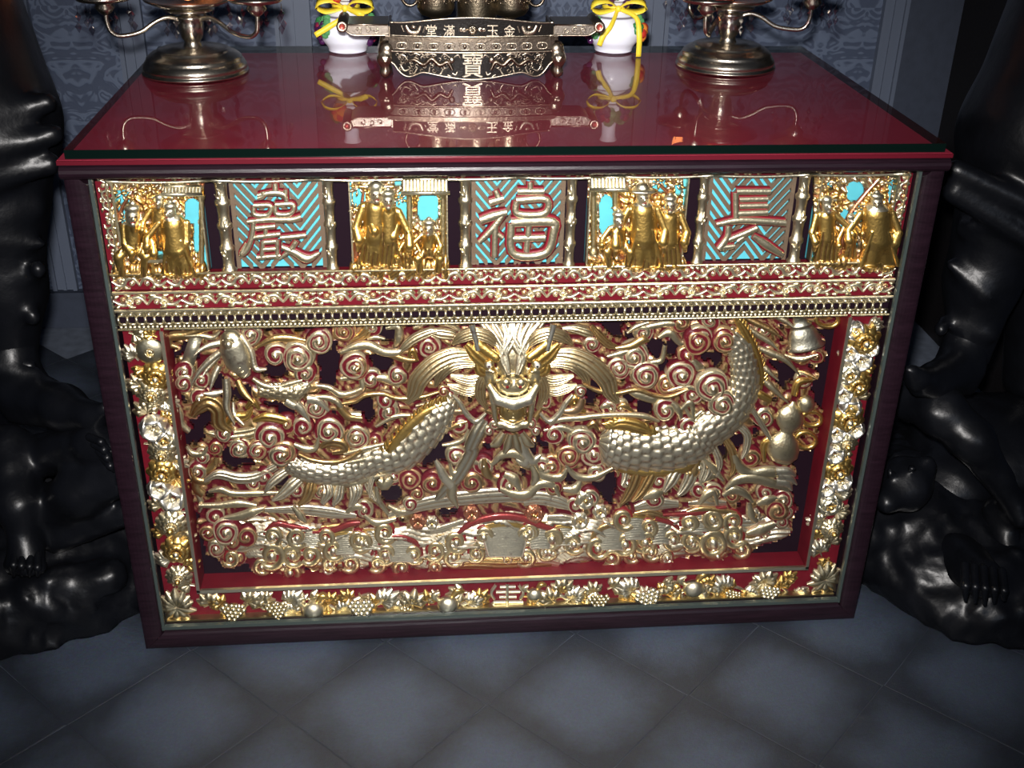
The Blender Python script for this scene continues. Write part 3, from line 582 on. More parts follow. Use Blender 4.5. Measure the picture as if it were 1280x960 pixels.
# combed fins under the trunks
ribs('feather_fin', [('E', [(680, 130), (630, 160), (590, 190), (560, 230)], [18, 26, 22, 4], 12), ('E', [(740, 170), (700, 200), (650, 240), (600, 265)], [26, 34, 24, 4], 13), ('E', [(800, 180), (790, 220), (770, 260), (730, 290)], [26, 34, 24, 6], 13), ('E', [(870, 190), (880, 230), (850, 280)], [26, 34, 12], 12), ('E', [(940, 200), (930, 250), (905, 290)], [24, 30, 8], 12), ('E', [(1000, 200), (1010, 250), (985, 300)], [22, 26, 6], 11), ('E', [(620, 110), (520, 160), (430, 165), (330, 140), (260, 170)], [18, 26, 26, 22, 8], 12),
 ('F', [(60, 190), (70, 230), (40, 300)], [22, 26, 6], 11), ('F', [(110, 180), (130, 230), (160, 270)], [20, 18, 6], 11), ('F', [(150, 140), (130, 200), (130, 250)], [14, 16, 5], 13),
 ('G', [(560, 120), (540, 180), (500, 250), (460, 290)], [30, 30, 22, 5], 13), ('G', [(640, 120), (600, 190), (560, 240), (520, 270)], [30, 30, 20, 5], 14), ('G', [(760, 110), (720, 170), (680, 220)], [30, 34, 8], 13), ('G', [(830, 90), (820, 160), (780, 220), (750, 240)], [26, 32, 22, 6], 12), ('G', [(500, 110), (490, 160), (470, 190)], [22, 20, 6], 12), ('G', [(890, 60), (910, 120), (880, 170)], [24, 26, 8], 12),
 ('D', [(400, 740), (460, 800), (450, 880), (420, 930)], [22, 26, 20, 6], 13), ('D', [(330, 830), (370, 900), (380, 990), (350, 1040)], [22, 28, 22, 6], 13), ('D', [(260, 880), (290, 960), (270, 1040)], [22, 26, 8], 12), ('D', [(180, 920), (200, 990), (170, 1060)], [22, 26, 8], 12), ('D', [(440, 690), (480, 640), (560, 760), (620, 860)], [10, 16, 18, 6], 14)], gro=4, gd=.2, col=PALE)
ribs('flame_fin', [('D', [(440, 95), (520, 130), (600, 165), (660, 205)], [12, 18, 16, 3], 14), ('D', [(445, 140), (510, 190), (590, 235), (640, 280)], [12, 20, 16, 3], 13), ('D', [(500, 270), (600, 305), (690, 345), (770, 430)], [12, 22, 18, 3], 15), ('D', [(525, 370), (570, 400), (640, 460)], [12, 18, 4], 14), ('D', [(530, 450), (600, 505), (700, 595)], [12, 22, 4], 15), ('D', [(520, 210), (600, 240), (650, 290)], [10, 16, 4], 11), ('D', [(590, 80), (680, 110), (740, 150)], [10, 18, 6], 12), ('D', [(690, 330), (780, 350), (880, 310)], [8, 20, 5], 10), ('D', [(760, 430), (820, 440), (880, 460)], [8, 16, 4], 8)], gro=2, side=(.30, .05, .03, .4))
# legs, claws
g = G(); rib(g, path_of(('B', [(850, 700), (800, 780), (760, 870)]), ('F', [(640, 30), (570, 150), (500, 230), (455, 285)])), [8, 9, 8.5, 8.5, 8.5, 7, 2], [15, 18, 16, 15, 15, 13, 10], .8, (.66, .62, .46, 1), gro=3)
rib(g, zc('F', [(455, 65), (480, 110), (500, 150), (540, 195)]), [2, 5, 6, 6], 18, .8, PALE); rib(g, zc('F', [(545, 180), (540, 240), (570, 305)]), [6, 7, 1.5], 17, .8, GOLD); rib(g, zc('F', [(530, 80), (540, 130), (570, 130)]), [1.5, 4, 4], 17, .8, GOLD); piece('dragon_leg', g)
g = G(); rib(g, path_of(('F', [(870, -60), (890, 0), (930, 60)])), [8, 8, 6], 18, .8, PALE); rib(g, zc('F', [(920, 50), (950, 70), (985, 40)]), [6, 6, 1.5], 18, .8, PALE); rib(g, zc('F', [(920, 50), (900, 80), (860, 60)]), [6, 6, 1.5], 18, .8, PALE); piece('dragon_leg', g)
g = G()
for q in ([(860, 610), (900, 650), (945, 715)], [(930, 580), (990, 590), (1060, 650)], [(800, 590), (850, 620), (900, 620)]): rib(g, zc('A', q), [5, 5, 1.2], 16, .8, PALE)
piece('dragon_claw', g)
g = G()
for q in ([(450, 140), (510, 150), (545, 185)], [(440, 170), (500, 180), (520, 215)], [(440, 120), (500, 120), (540, 140)]): rib(g, zc('H', q), [5, 5, 1.2], 20, .8, PALE)
piece('dragon_claw', g)
# ---- head
def mir(p): p = np.asarray(p, float).copy(); p[..., 0] = 2*640.5-p[..., 0]; return p
hp = [('e', (640.5, 456, 16), (20, 26, 12)), ('e', (640.5, 478, 30), (21, 13, 15)), ('e', (640.5, 512, 24), (17, 15, 13)), ('c', (624, 528, 28), (657, 528, 28), 4.5, 4.5), ('e', (640.5, 530, 32), (11, 5, 6))]
for s in (-1, 1):
    X = lambda x: 640.5+s*x
    hp += [('e', (X(28), 470, 20), (10, 14, 9)), ('e', (X(9), 470, 44), (6, 5.5, 6)), ('c', (X(29), 478, 36), (X(19), 492, 42), 4.5, 6.5), ('c', (X(19), 492, 42), (X(0), 497, 45), 6.5, 7.5),
           ('c', (X(27), 484, 30), (X(21), 522, 28), 4, 3.5), ('c', (X(21), 444, 30), (X(42), 430, 24), 6, 6.5), ('c', (X(42), 430, 24), (X(46), 442, 20), 6, 4), ('e', (X(30), 453, 28), (6, 5.5, 6)),
           ('c', (X(24), 462, 30), (X(36), 462, 24), 2.2, 2), ('c', (X(14), 502, 38), (X(15), 511, 37), 2.2, 1), ('c', (X(7), 503, 40), (X(7), 509, 40), 1.8, 1)]
V, F = sdf(hp, 1.05, 3.0)
pc = np.tile(np.array(GOLD), (len(V), 1)); ye = (V[:, 1] < 449) & (np.abs(V[:, 0]-640.5) > 17); pc[ye] = YEL
mo = (V[:, 1] > 501) & (V[:, 1] < 524) & (np.abs(V[:, 0]-640.5) < 20); pc[mo] = (.60, .43, .16, 1)
lip = (V[:, 1] > 484) & (V[:, 1] < 501); pc[lip] = PALE
g = G(); g.add(V, F, pc)
for i in range(5): rib(g, [(625, 505+i*4.2), (640.5, 508+i*4.4), (656, 505+i*4.2)], [1.2, 1.7, 1.2], [28, 36, 28], .8, (.66, .52, .26, 1), n=5)
for s in (-1, 1): g.ball((640.5+s*30, 452, 34.5), 3.6, p=(.9, .88, .8, .6)); g.ball((640.5+s*30, 452.5, 37.6), 1.5, p=(.01, .01, .01, 0)); g.ball((640.5+s*8, 474, 49), 2.0, p=(.12, .01, .01, 0))
piece('dragon_head', g)
for s in (0, 1):
    M_ = mir if s else (lambda p: np.asarray(p, float))
    zb = lambda p: M_(zc('B', p))
    for q, w, d in [([(760, 300), (650, 310), (540, 360), (450, 450), (420, 530), (375, 595)], [6, 11, 12, 12, 10, 3], [22, 24, 20]), ([(790, 355), (700, 350), (630, 370), (575, 430), (550, 500)], [4, 7, 8, 7, 2], [24, 24, 18]),
                    ([(920, 240), (860, 190), (780, 170), (700, 200), (650, 245)], [5, 8, 8, 7, 2], [24, 26, 20]), ([(900, 380), (830, 470), (820, 560), (860, 640)], [3, 7, 7, 2], 16), ([(860, 420), (780, 470), (700, 460), (640, 440)], [3, 7, 6, 2], 14), ([(850, 500), (760, 540), (680, 520), (620, 500)], [3, 6, 6, 2], 13)]:
        piece('mane_lock', rib(G(), zb(q), w, d, .6, jit((.70, .58, .34, 1)), RED, 6, .30))
    for j, x in enumerate((880, 920, 960, 995)):
        piece('mane_lock', rib(G(), zb([(985-j*4, 400-j*8), (960-j*2, 300), (x+20, 200), (x-60+j*26, 110)]), [3, 6, 6.5, 4], [35, 26, 13], .55, jit((.84, .76, .54, 1)), RED, 3, .25))
    piece('horn', rib(G(), zb([(765, 110), (780, 170), (805, 265)]), [4, 3.6, 3.6], 28, 1, (.75, .74, .66, 1)))
    piece('brow_tuft', rib(rib(G(), zb([(730, 235), (790, 300), (850, 350), (905, 420)]), [4, 9, 9, 3], 24, .7, YEL, gro=3), zb([(800, 320), (820, 390), (880, 420)]), [4, 8, 3], 24, .7, YEL, gro=3))
    piece('whisker', rib(G(), zb([(650, 530), (690, 575), (730, 640), (790, 690), (850, 640)]), [1.5, 2.8, 3.2, 3, 1.5], 30, 1, PALE))
    piece('cheek_curl', rib(scroll(G(), *zb([(600, 530)])[0], 8, 1.6, 1, 16), zb([(590, 570), (610, 630), (660, 655), (740, 650)]), [4, 6, 5, 2], 16, .8, (.6, .4, .22, 1)))
    piece('cheek_curl', scroll(scroll(G(), *zb([(900, 715)])[0], 8, 1.5, -1, 22), *zb([(870, 760)])[0], 7, 1.5, 1, 20))
    piece('beard_lock', rib(rib(G(), zb([(960, 770), (920, 830), (880, 850)]), [4, 6, 2], 22, .8, GOLD, gro=2), zb([(1000, 775), (985, 840), (960, 890)]), [4, 6, 2], 24, .8, GOLD, gro=2))
ribs('whisker', [('B', [(-10, 600), (70, 585), (130, 550), (230, 542), (300, 565), (360, 570), (470, 560), (570, 530)], [8, 12, 12, 12, 12, 12, 12, 6], 20), ('C', [(330, 480), (420, 520), (530, 535), (650, 515), (760, 548), (850, 555), (960, 512)], [6, 12, 12, 12, 12, 12, 6], 22)], hgt=1, col=PALE)
# gourd, flask and their ribbon loops
def turned(name, prof, ax0, ax1, d0, n=22, col=GOLD):
    """turned shape lying in the panel: profile radius along the axis ax0-ax1 (px)"""
    a, b = np.array(ax0, float), np.array(ax1, float); t = b-a; L = np.linalg.norm(t); t /= L; nn = np.array([-t[1], t[0]]); pr = np.asarray(prof, float)
    th = np.arange(n)*2*PI/n; v = np.zeros((len(pr), n, 3))
    v[..., :2] = a+(pr[:, 1]*L)[:, None, None]*t+(pr[:, :1]*np.cos(th))[..., None]*nn; v[..., 2] = d0+pr[:, :1]*np.sin(th)*.75
    return G().grid(v, col, wv=True)
def loop(g, c, a, b, ang, d0, w=2.6):
    th = np.linspace(0, 2*PI, 22); ca, sa = math.cos(ang), math.sin(ang)
    p = np.stack([c[0]+a*np.cos(th)*ca-b*np.sin(th)*sa, c[1]+a*np.cos(th)*sa+b*np.sin(th)*ca], 1)
    return rib(g, p, [w, w], d0, 1, YEL, m=24, n=6)
a = zc('D', (650, 960)); b = zc('D', (735, 590))
piece('gourd', turned('gourd', [(0, 0), (13, .03), (20, .14), (20.5, .26), (17, .40), (9, .49), (9, .53), (15, .60), (18, .70), (16.5, .82), (9, .92), (3, .96), (2, 1.0)], a, b, 17))
a = zc('D', (810, 268)); b = zc('D', (770, 78))
piece('flask', turned('flask', [(0, 0), (24, .0), (25.5, .04), (22, .10), (20, .35), (15, .60), (11, .66), (14, .69), (14, .73), (10, .78), (9, .95), (12, 1.0)], a, b, 14, col=(.60, .56, .42, 1)))
for z, x, y, a_, b_, an in [('D', 942, 102, 68, 46, .1), ('D', 848, 700, 58, 44, .1), ('D', 812, 830, 60, 48, .1)]:
    px = zc(z, (x, y)); piece('ribbon_loop', loop(G(), px, a_/4.8, b_/4.8, an, 14))
g = G(); v = zc('D', (805, 600)); g.ball((*v, 20), 11, p=GOLD, n=14, m=10); piece('bead', g)
for q in ([(740, 560), (770, 480), (850, 470)], [(600, 590), (560, 570), (520, 550), (480, 570)], [(600, 820), (560, 860), (560, 960)]): piece('ribbon_tail', rib(G(), zc('D', q), [4, 5, 2], 14, .8, YEL, gro=2))
# ---- waves along the foot
ribs('wave_sheet', [('F', [(220, 360), (330, 320), (450, 290), (600, 270), (780, 255), (900, 260), (1010, 290)], [16, 30, 34, 36, 38, 34, 14], 9), ('G', [(-20, 280), (60, 270), (160, 290), (260, 330)], [30, 34, 32, 12], 9),
 ('E', [(370, 500), (440, 500), (520, 480), (600, 500)], [30, 44, 44, 30], 9), ('E', [(640, 480), (760, 500), (900, 520), (1030, 530)], [40, 52, 52, 40], 5), ('E', [(740, 580), (850, 590), (960, 585), (1040, 560)], [24, 40, 40, 30], 4), ('E', [(560, 330), (760, 330), (900, 345), (1020, 360)], [10, 26, 28, 10], 9), ('E', [(800, 430), (900, 440), (1000, 420)], [14, 34, 30], 6),
 ('F', [(10, 500), (120, 480), (200, 500)], [30, 48, 40], 5), ('F', [(380, 590), (460, 580), (560, 590)], [24, 44, 40], 4), ('F', [(480, 470), (540, 440), (660, 395)], [20, 34, 20], 6), ('F', [(540, 600), (660, 590), (780, 595), (920, 590), (1040, 585)], [20, 32, 34, 34, 26], 12), ('F', [(420, 440), (500, 420), (600, 380)], [10, 18, 8], 10),
 ('G', [(0, 580), (80, 570), (160, 590)], [26, 34, 20], 12), ('G', [(180, 520), (260, 530), (330, 560)], [30, 44, 30], 5), ('G', [(100, 370), (180, 380), (260, 390)], [14, 28, 20], 8), ('G', [(540, 360), (620, 360), (700, 380)], [14, 34, 20], 6), ('G', [(720, 370), (840, 350), (960, 350)], [16, 30, 30], 6), ('G', [(660, 540), (760, 530), (870, 520)], [30, 40, 30], 4), ('G', [(540, 320), (640, 300), (760, 300)], [12, 34, 16], 8),
 ('H', [(0, 500), (60, 510), (110, 520)], [30, 44, 30], 4), ('H', [(60, 380), (200, 390), (300, 390)], [24, 34, 24], 6), ('H', [(220, 400), (300, 420), (400, 400)], [30, 44, 30], 6), ('H', [(300, 470), (340, 460), (420, 430)], [10, 24, 14], 7), ('H', [(10, 300), (100, 300), (200, 300)], [10, 24, 14], 7)],
 gro=5, gd=.14, hgt=.42, col=PALE)
ribs('wave_edge', [('F', [(570, 440), (640, 390), (720, 365), (800, 355), (890, 365), (980, 400), (1080, 430)], [8, 14, 16, 16, 16, 14, 10], 13), ('F', [(130, 560), (170, 500), (240, 465), (300, 465), (370, 500), (385, 560)], [6, 12, 14, 14, 12, 6], 11), ('E', [(560, 430), (620, 395), (700, 410), (790, 420)], [6, 12, 14, 6], 12), ('E', [(800, 440), (900, 430), (980, 400), (1040, 390)], [6, 12, 14, 8], 11), ('G', [(310, 500), (350, 430), (430, 400), (500, 430), (545, 480)], [8, 14, 14, 14, 8], 11), ('G', [(640, 370), (740, 400), (770, 450)], [8, 12, 6], 11), ('G', [(680, 350), (800, 345), (900, 330), (1000, 310)], [6, 12, 14, 6], 12), ('H', [(75, 500), (90, 430), (150, 405), (230, 405), (280, 440)], [8, 14, 14, 14, 8], 11), ('H', [(0, 335), (80, 320), (180, 330), (250, 340)], [6, 14, 14, 6], 12)], col=(.20, .03, .028, .5))
CUR = [('E', 600, 455, 46), ('E', 725, 460, 46), ('E', 865, 460, 42), ('E', 905, 522, 46), ('E', 598, 550, 62), ('E', 702, 550, 52), ('E', 790, 548, 46), ('E', 660, 592, 32), ('E', 690, 635, 44), ('E', 548, 605, 36), ('E', 392, 566, 36), ('E', 1032, 470, 40), ('E', 990, 590, 40), ('E', 890, 590, 36),
       ('F', 88, 482, 46), ('F', 205, 437, 46), ('F', 205, 545, 48), ('F', 350, 545, 44), ('F', 165, 592, 40), ('F', 290, 612, 40), ('F', 455, 527, 44), ('F', 563, 482, 48), ('F', 700, 456, 48), ('F', 912, 450, 42), ('F', 1036, 470, 42), ('F', 550, 556, 46), ('F', 660, 540, 40), ('F', 850, 520, 38), ('F', 910, 560, 44), ('F', 1010, 530, 40), ('F', 450, 605, 36),
       ('G', 482, 370, 46), ('G', 606, 412, 42), ('G', 352, 512, 50), ('G', 490, 492, 52), ('G', 520, 550, 36), ('G', 420, 560, 42), ('G', 730, 470, 46), ('G', 830, 490, 40), ('G', 932, 490, 62), ('G', 805, 390, 42), ('G', 925, 366, 42), ('G', 122, 462, 50), ('G', 232, 490, 46), ('G', 590, 480, 50), ('G', 620, 530, 44), ('G', 110, 530, 36), ('G', 700, 560, 34), ('G', 10, 430, 40),
       ('H', 20, 472, 42), ('H', 130, 372, 46), ('H', 232, 380, 46), ('H', 130, 482, 62), ('H', 238, 452, 52), ('H', 272, 517, 42), ('H', 152, 552, 36), ('H', 15, 386, 40)]
for i, (z, x, y, r) in enumerate(CUR):
    px = zc(z, (x, y)); r *= 1.17/4.0; sgn = 1 if (i % 2) else -1; g = G()
    th = np.linspace(0, 2*PI*1.15, 30); rr = r*(.98-.62*th/th[-1])                        # a curling wave tip round a sunken eye
    q = np.stack([px[0]+sgn*rr*np.cos(th+.6), px[1]+rr*np.sin(th+.6), 13+6*th/th[-1]], 1)
    rib(g, q[:, :2], [r*.24, r*.30, r*.22, r*.16], 13, .9, jit((.76, .62, .34, 1)), (.16, .02, .018, .3), m=30, n=7)
    g.ball((px[0], px[1], 16), (r*.34, r*.34, r*.4), p=PALE, n=10, m=6)
    g.lathe((px[0], px[1], 9), [(r*.98, -6), (r*.92, 2), (r*.5, 1.5), (.01, 1)], 16, (.15, .014, .016, .1)); piece('wave_curl', g)
for z, cx, cy, w, h in [('F', 808, 480, 92, 150), ('F', 290, 530, 62, 110), ('F', 125, 480, 40, 90), ('E', 650, 510, 40, 80), ('E', 965, 500, 50, 100), ('G', 420, 470, 60, 110), ('G', 540, 420, 52, 110), ('G', 665, 440, 44, 110), ('G', 62, 460, 50, 120), ('G', 180, 460, 44, 90), ('G', 865, 390, 46, 90), ('H', 178, 460, 40, 90), ('H', 70, 380, 44, 70), ('F', 505, 500, 40, 80), ('F', 975, 450, 46, 90), ('E', 795, 470, 46, 80), ('H', 180, 375, 36, 60)]:
    px = zc(z, (cx, cy)); piece('wave_crest', prof_fan(G(), px[0], px[1], w/4, h/4, 10, gro=int(5+w/12), col=PALE))
# combed bank of water under the crests
fx = np.arange(252, 992, 2.5); up_ = np.interp(fx, [252, 270, 330, 440, 560, 640, 720, 800, 900, 960, 992], [668, 655, 652, 668, 660, 645, 652, 655, 650, 650, 665]); dn_ = np.interp(fx, [252, 270, 330, 400, 520, 640, 760, 850, 930, 970, 992], [676, 690, 708, 714, 716, 716, 708, 700, 692, 682, 670])
tt = np.linspace(0, 1, 34)[None]; yy = up_[:, None]+(dn_-up_)[:, None]*tt; xx = fx[:, None]+0*tt
flow = yy+7*np.sin(xx*.045)+3*np.sin(xx*.11+yy*.05); com = np.sin(flow*1.55)
dd = 1+4*np.sin(tt*PI)**.5+2*np.sin(xx*.05+yy*.06)+1.0*com+11*((flow*.062) % 1)
v = np.stack([xx, yy, dd], -1); q = np.clip((com+1.1)/1.0, 0, 1)[..., None]
p = np.array(PALE)*q+np.array((.36, .20, .09, .9))*(1-q); p[:, -1] = p[:, 0] = RED; v[:, -1, 2] = v[:, 0, 2] = -4
piece('wave_bank', G().grid(v, p))
def petals(g, x, y, r, n, d0, col, rows=1, cup=.3, heart=YEL):
    for k_ in range(rows):
        for i in range(n):
            a_ = 2*PI*(i+.5*k_)/n; rr = r*(1-.33*k_); c_, s_ = math.cos(a_), math.sin(a_)
            rib(g, [(x+c_*rr*.15, y+s_*rr*.15), (x+c_*rr*.6, y+s_*rr*.6), (x+c_*rr, y+s_*rr)], [rr*.12, rr*.36*6/n**.9*1.5, rr*.10], [d0+4*k_, d0+2+5*k_, d0+4*k_], cup+.3, col, m=7, n=7)
    g.ball((x, y, d0+5*rows), r*.22, p=heart, n=8, m=5); return g
for z, x, y, r in [('F', 370, 385, 42), ('F', 640, 345, 42), ('F', 950, 345, 46), ('F', 440, 390, 36), ('G', 290, 275, 50), ('G', 365, 335, 40), ('G', 265, 380, 46), ('G', 40, 350, 46), ('F', 820, 570, 30), ('E', 880, 620, 34), ('F', 455, 610, 30), ('G', 700, 565, 34), ('G', 620, 480, 40), ('F', 860, 500, 34), ('H', 340, 350, 34)]:
    px = zc(z, (x, y)); piece('wave_flower', petals(G(), px[0], px[1], r/4, 6, 11, jit(RGOLD if rng.random() < .4 else PALE)))
# pierced ground: red lacquer left standing behind the carving, cut away where the photo shows dark holes
HOLES = np.array([(*zc(z, (x, y)), r/ZM[z][2]) for z, x, y, r in [('A', 740, 420, 56), ('A', 1060, 370, 58), ('A', 1050, 500, 40), ('A', 540, 560, 50), ('A', 440, 570, 40), ('A', 330, 700, 45), ('A', 800, 685, 50), ('A', 170, 830, 60), ('A', 100, 190, 60), ('A', 390, 500, 45), ('B', 260, 190, 60), ('B', 300, 210, 40), ('B', 230, 370, 60), ('B', 110, 625, 60), ('B', 60, 610, 40), ('B', 600, 890, 75), ('B', 520, 920, 70), ('C', 810, 400, 46), ('C', 790, 290, 50), ('C', 390, 540, 50), ('C', 620, 580, 36), ('C', 710, 650, 45), ('C', 640, 200, 40), ('D', 710, 440, 50), ('D', 410, 850, 40), ('D', 300, 920, 40), ('D', 20, 290, 45), ('F', 235, 250, 50), ('F', 470, 20, 60), ('E', 640, 190, 36), ('G', 390, 200, 60), ('G', 220, 170, 30), ('E', 400, 70, 55), ('D', 545, 720, 40), ('D', 200, 950, 36), ('H', 170, 50, 30), ('B', 1100, 900, 60)]])
GS = 2.6
O = np.concatenate(OCC); gx, gy = np.meshgrid(np.arange(206, 1062, GS), np.arange(398, 728, GS), indexing='ij')
near = np.zeros(gx.shape, bool)
ii = ((O[:, 0]-206)/GS).astype(int); jj = ((O[:, 1]-398)/GS).astype(int)
for di in range(-2, 3):
    for dj in range(-2, 3):
        if di*di+dj*dj > 6: continue
        near[np.clip(ii+di, 0, near.shape[0]-1), np.clip(jj+dj, 0, near.shape[1]-1)] = True
near &= (gx > 214) & (gx < 1050)
for hx, hy, hr in HOLES: near &= ~((gx-hx)**2+(gy-hy)**2 < (hr*.95)**2)
# keep inside the carving's own outline at the foot corners
wx = gx+9*np.sin(gy*.11+gx*.021)+5*np.sin(gx*.09); wy = gy+9*np.sin(gx*.10-gy*.03)+4*np.sin(gy*.17)
hgt_ = 3.2+2.2*np.sin(wx*.33+2.2*np.sin(wy*.16))+2.0*np.sin(wy*.48+2.4*np.sin(wx*.14))
idx = -np.ones(near.shape, int); idx[near] = np.arange(near.sum())
V = np.stack([gx[near], gy[near], hgt_[near]], 1)
c00, c10, c11, c01 = idx[:-1, :-1], idx[1:, :-1], idx[1:, 1:], idx[:-1, 1:]; okc = (c00 >= 0) & (c10 >= 0) & (c11 >= 0) & (c01 >= 0)
Fq = np.stack([c00[okc], c10[okc], c11[okc], c01[okc]], 1)
ed = {}
for q in Fq.tolist():
    for a, b in ((q[0], q[1]), (q[1], q[2]), (q[2], q[3]), (q[3], q[0])):
        if (b, a) in ed: del ed[(b, a)]
        else: ed[(a, b)] = 1
nV = len(V); V2 = V.copy(); V2[:, 2] = -4
F = Fq.tolist()+[(a, b, b+nV, a+nV) for a, b in ed]
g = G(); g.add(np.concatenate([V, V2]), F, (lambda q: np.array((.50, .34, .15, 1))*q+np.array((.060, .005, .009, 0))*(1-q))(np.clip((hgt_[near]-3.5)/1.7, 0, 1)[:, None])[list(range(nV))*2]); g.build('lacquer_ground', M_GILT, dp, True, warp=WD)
# ---------------------------------------------------------------- upper cornice: borders, bands, gallery
YU = .022
G().box((-.569, .052, .55), (.569, .058, .802)).build('upper_backing', M_DARKBACK, cab, False)
S1 = .00118
def local(name, g, mat=M_GILT, sx=S1, sz=S1, sd=.0010):
    v = g.verts(); me = bpy.data.meshes.new(name); me.from_pydata(np.stack([v[:, 0]*sx, -v[:, 2]*sd, -v[:, 1]*sz], 1).tolist(), [], g.F)
    c = me.color_attributes.new('paint', 'FLOAT_COLOR', 'POINT'); c.data.foreach_set('color', np.ascontiguousarray(np.concatenate(g.P), np.float32).ravel())
    me.materials.append(mat); me.polygons.foreach_set('use_smooth', np.full(len(me.polygons), True)); return me
def put(name, me, parent, X, Y, Z, rot=0, sc=(1, 1, 1), label=None):
    o = link(name, me, parent, np.array((X, Y, Z))-worg(parent)); o.rotation_euler.y = rot; o.scale = sc
    if label: o['label'] = label
    return o
def strip(lo, hi, n=1): return G().box(lo, hi, GOLD)
def motif(w, h, k):
    """one length of leafy scrollwork, w x h px"""
    g = G(); a, b = w/2, h/2
    rib(g, [(-a, b*.5), (-a*.6, -b*.5), (-a*.1, -b*.3), (a*.15, b*.4), (a*.55, b*.5), (a, -b*.1)], [h*.07, h*.13, h*.13, h*.13, h*.12, h*.07], 3, .9, PALE, n=6, m=20)
    scroll(g, -a*.45, b*.15, h*.24, 1.4, 1, 2, .6, nr=6, nt=12); scroll(g, a*.40, -b*.2, h*.24, 1.4, -1, 2, .6, nr=6, nt=12)
    for q in ([(-a*.1, -b*.3), (a*.05, -b*.75), (a*.3, -b*.9)], [(-a*.95, -b*.4), (-a*.7, -b*.8), (-a*.45, -b*.85)], [(a*.15, b*.4), (0, b*.8), (-a*.3, b*.9)], [(a*.6, b*.6), (a*.75, b*.85), (a*.98, b*.8)], [(a*.6, -b*.8), (a*.8, -b*.6), (a*.98, -b*.75)]):
        rib(g, q, [h*.04, h*.15, h*.03], 3, .9, GOLD, n=6, m=7)
    if k: petals(g, 0, 0, h*.30, 5, 5, PALE)
    return g
mA = local('scroll_motif', motif(26, 13, 0)); mC = local('scroll_motif', motif(40, 18, 1)); mB = local('scroll_motif', motif(32, 17, 0))
tb = G().box((-.567, .030, .7855), (.567, .040, .802)).build('top_border', M_RED, cab, False)
for i in range(38): put('scroll_motif', mA, tb, -.552+i*.0298, .030, .7948, 0, (1 if i % 2 else -1, 1, 1))
g = G()
for i in range(8):                                                   # lobed gilded lip
    xa, xb = -.552+i*.138, -.552+(i+1)*.138; xs = np.linspace(xa, xb, 9)
    g.tube(np.stack([xs, .024+0*xs, .7872-.0022*np.sin(np.linspace(0, PI, 9))], 1), .0022, 6, PALE, 9)
g.build('gilded_lip', M_GILT, tb)
for s in (-1, 1):
    sb = G().box((min(s*.569, s*.546), .030, .622), (max(s*.569, s*.546), .040, .7855)).build('side_border', M_RED, cab, False)
    for i in range(6): put('scroll_motif', mA, sb, s*.5575, .030, .642+i*.0262, PI/2, (1 if i % 2 else -1, 1, 1.1))
    G().box((s*.5462-.0015, .022, .652), (s*.5462+.0015, .034, .786), GOLD).build('gilded_fillet', M_GILT, sb, False)
lb = G().box((-.567, .028, .6275), (.567, .040, .6525)).build('lower_border', M_RED, cab, False)
for i in range(30): put('scroll_motif', mB, lb, -.548+i*.0378, .028, .6405, 0, (1 if i % 2 else -1, 1, 1.12))
g = G(); g.tube([(-.567, .022, .6535), (.567, .022, .6535)], .002, 6, GOLD); g.tube([(-.567, .020, .6262), (.567, .020, .6262)], .0026, 6, PALE); g.build('gilded_fillet', M_GILT, lb)
rb_ = G().box((-.567, .024, .600), (.567, .034, .6255)).build('red_band', M_RED, cab, False)
for i in range(24): put('scroll_motif', mC, rb_, -.545+i*.0474, .024, .6128, 0, (1 if i % 2 else -1, 1, 1.0))
g = G(); g.tube([(-.568, .014, .6012), (.568, .014, .6012)], .0022, 6, PALE); g.build('gilded_fillet', M_GILT, rb_)
ga = G().box((-.567, .026, .568), (.567, .034, .600)).build('gallery', M_DARKBACK, cab, False)
gd_ = (.50, .44, .30, 1); g = G(); g.box((-5.2, -6, 0), (5.2, 3.5, 4), gd_); g.ball((0, 0, 5), 2.6, n=8, m=5, p=PALE); g.box((-6.4, 3.5, 0), (-3.4, 14, 6), gd_); g.box((-5.6, 12, 0), (5.6, 15, 5), gd_)
mD = local('baluster', g, M_GILT2)
N_ = 90
for i in range(N_): put('baluster', mD, ga, -.5595+i*(1.119/(N_-1)), .026, .5925)
g = G()
for i in range(2*N_): g.ball((-.562+i*(1.124/(2*N_-1)), .019, .5735), .0030, n=6, m=4, p=PALE)
g.build('bead_row', M_GILT2, ga, kind='stuff')
g = G(); g.tube([(-.568, .020, .5695), (.568, .020, .5695)], .0020, 6, GOLD); g.build('gilded_fillet', M_GILT, ga)
# ---- bamboo posts and the dark gaps between panels
Z0, Z1 = .6535, .7862
def xx_(px): return float(at(px, 285, YU)[0])
for px0, px1 in [(271, 289), (405, 420), (574, 590), (707, 721), (870, 884), (992, 1008)]:
    xc = (xx_(px0)+xx_(px1))/2; r = (xx_(px1)-xx_(px0))/2; prof = []
    for i in range(4):
        za, zb = Z0+(Z1-Z0)*i/4, Z0+(Z1-Z0)*(i+1)/4; prof += [(r*1.12, za), (r*1.12, za+.003), (r*.86, za+.006), (r*.80, (za+zb)/2), (r*.9, zb-.005), (r*1.1, zb-.002)]
    g = G().lathe((xc, .030, 0), prof, 14, (.66, .58, .40, 1), sy=.8)
    for i in range(3):                                               # leaf sprigs on the culm
        zc_ = Z0+.02+.042*i; sg = 1 if i % 2 else -1
        for a_ in (.5, 1.2): g.tube([(xc, .030-r*.75, zc_), (xc+sg*r*.5*math.cos(a_), .030-r*.8, zc_+.012*math.sin(a_)), (xc+sg*r*1.0*math.cos(a_), .030-r*.5, zc_+.02*math.sin(a_))], [.0006, .0022, .0005], 5, PALE, 7)
    g.build('bamboo_post', M_GILT, cab)
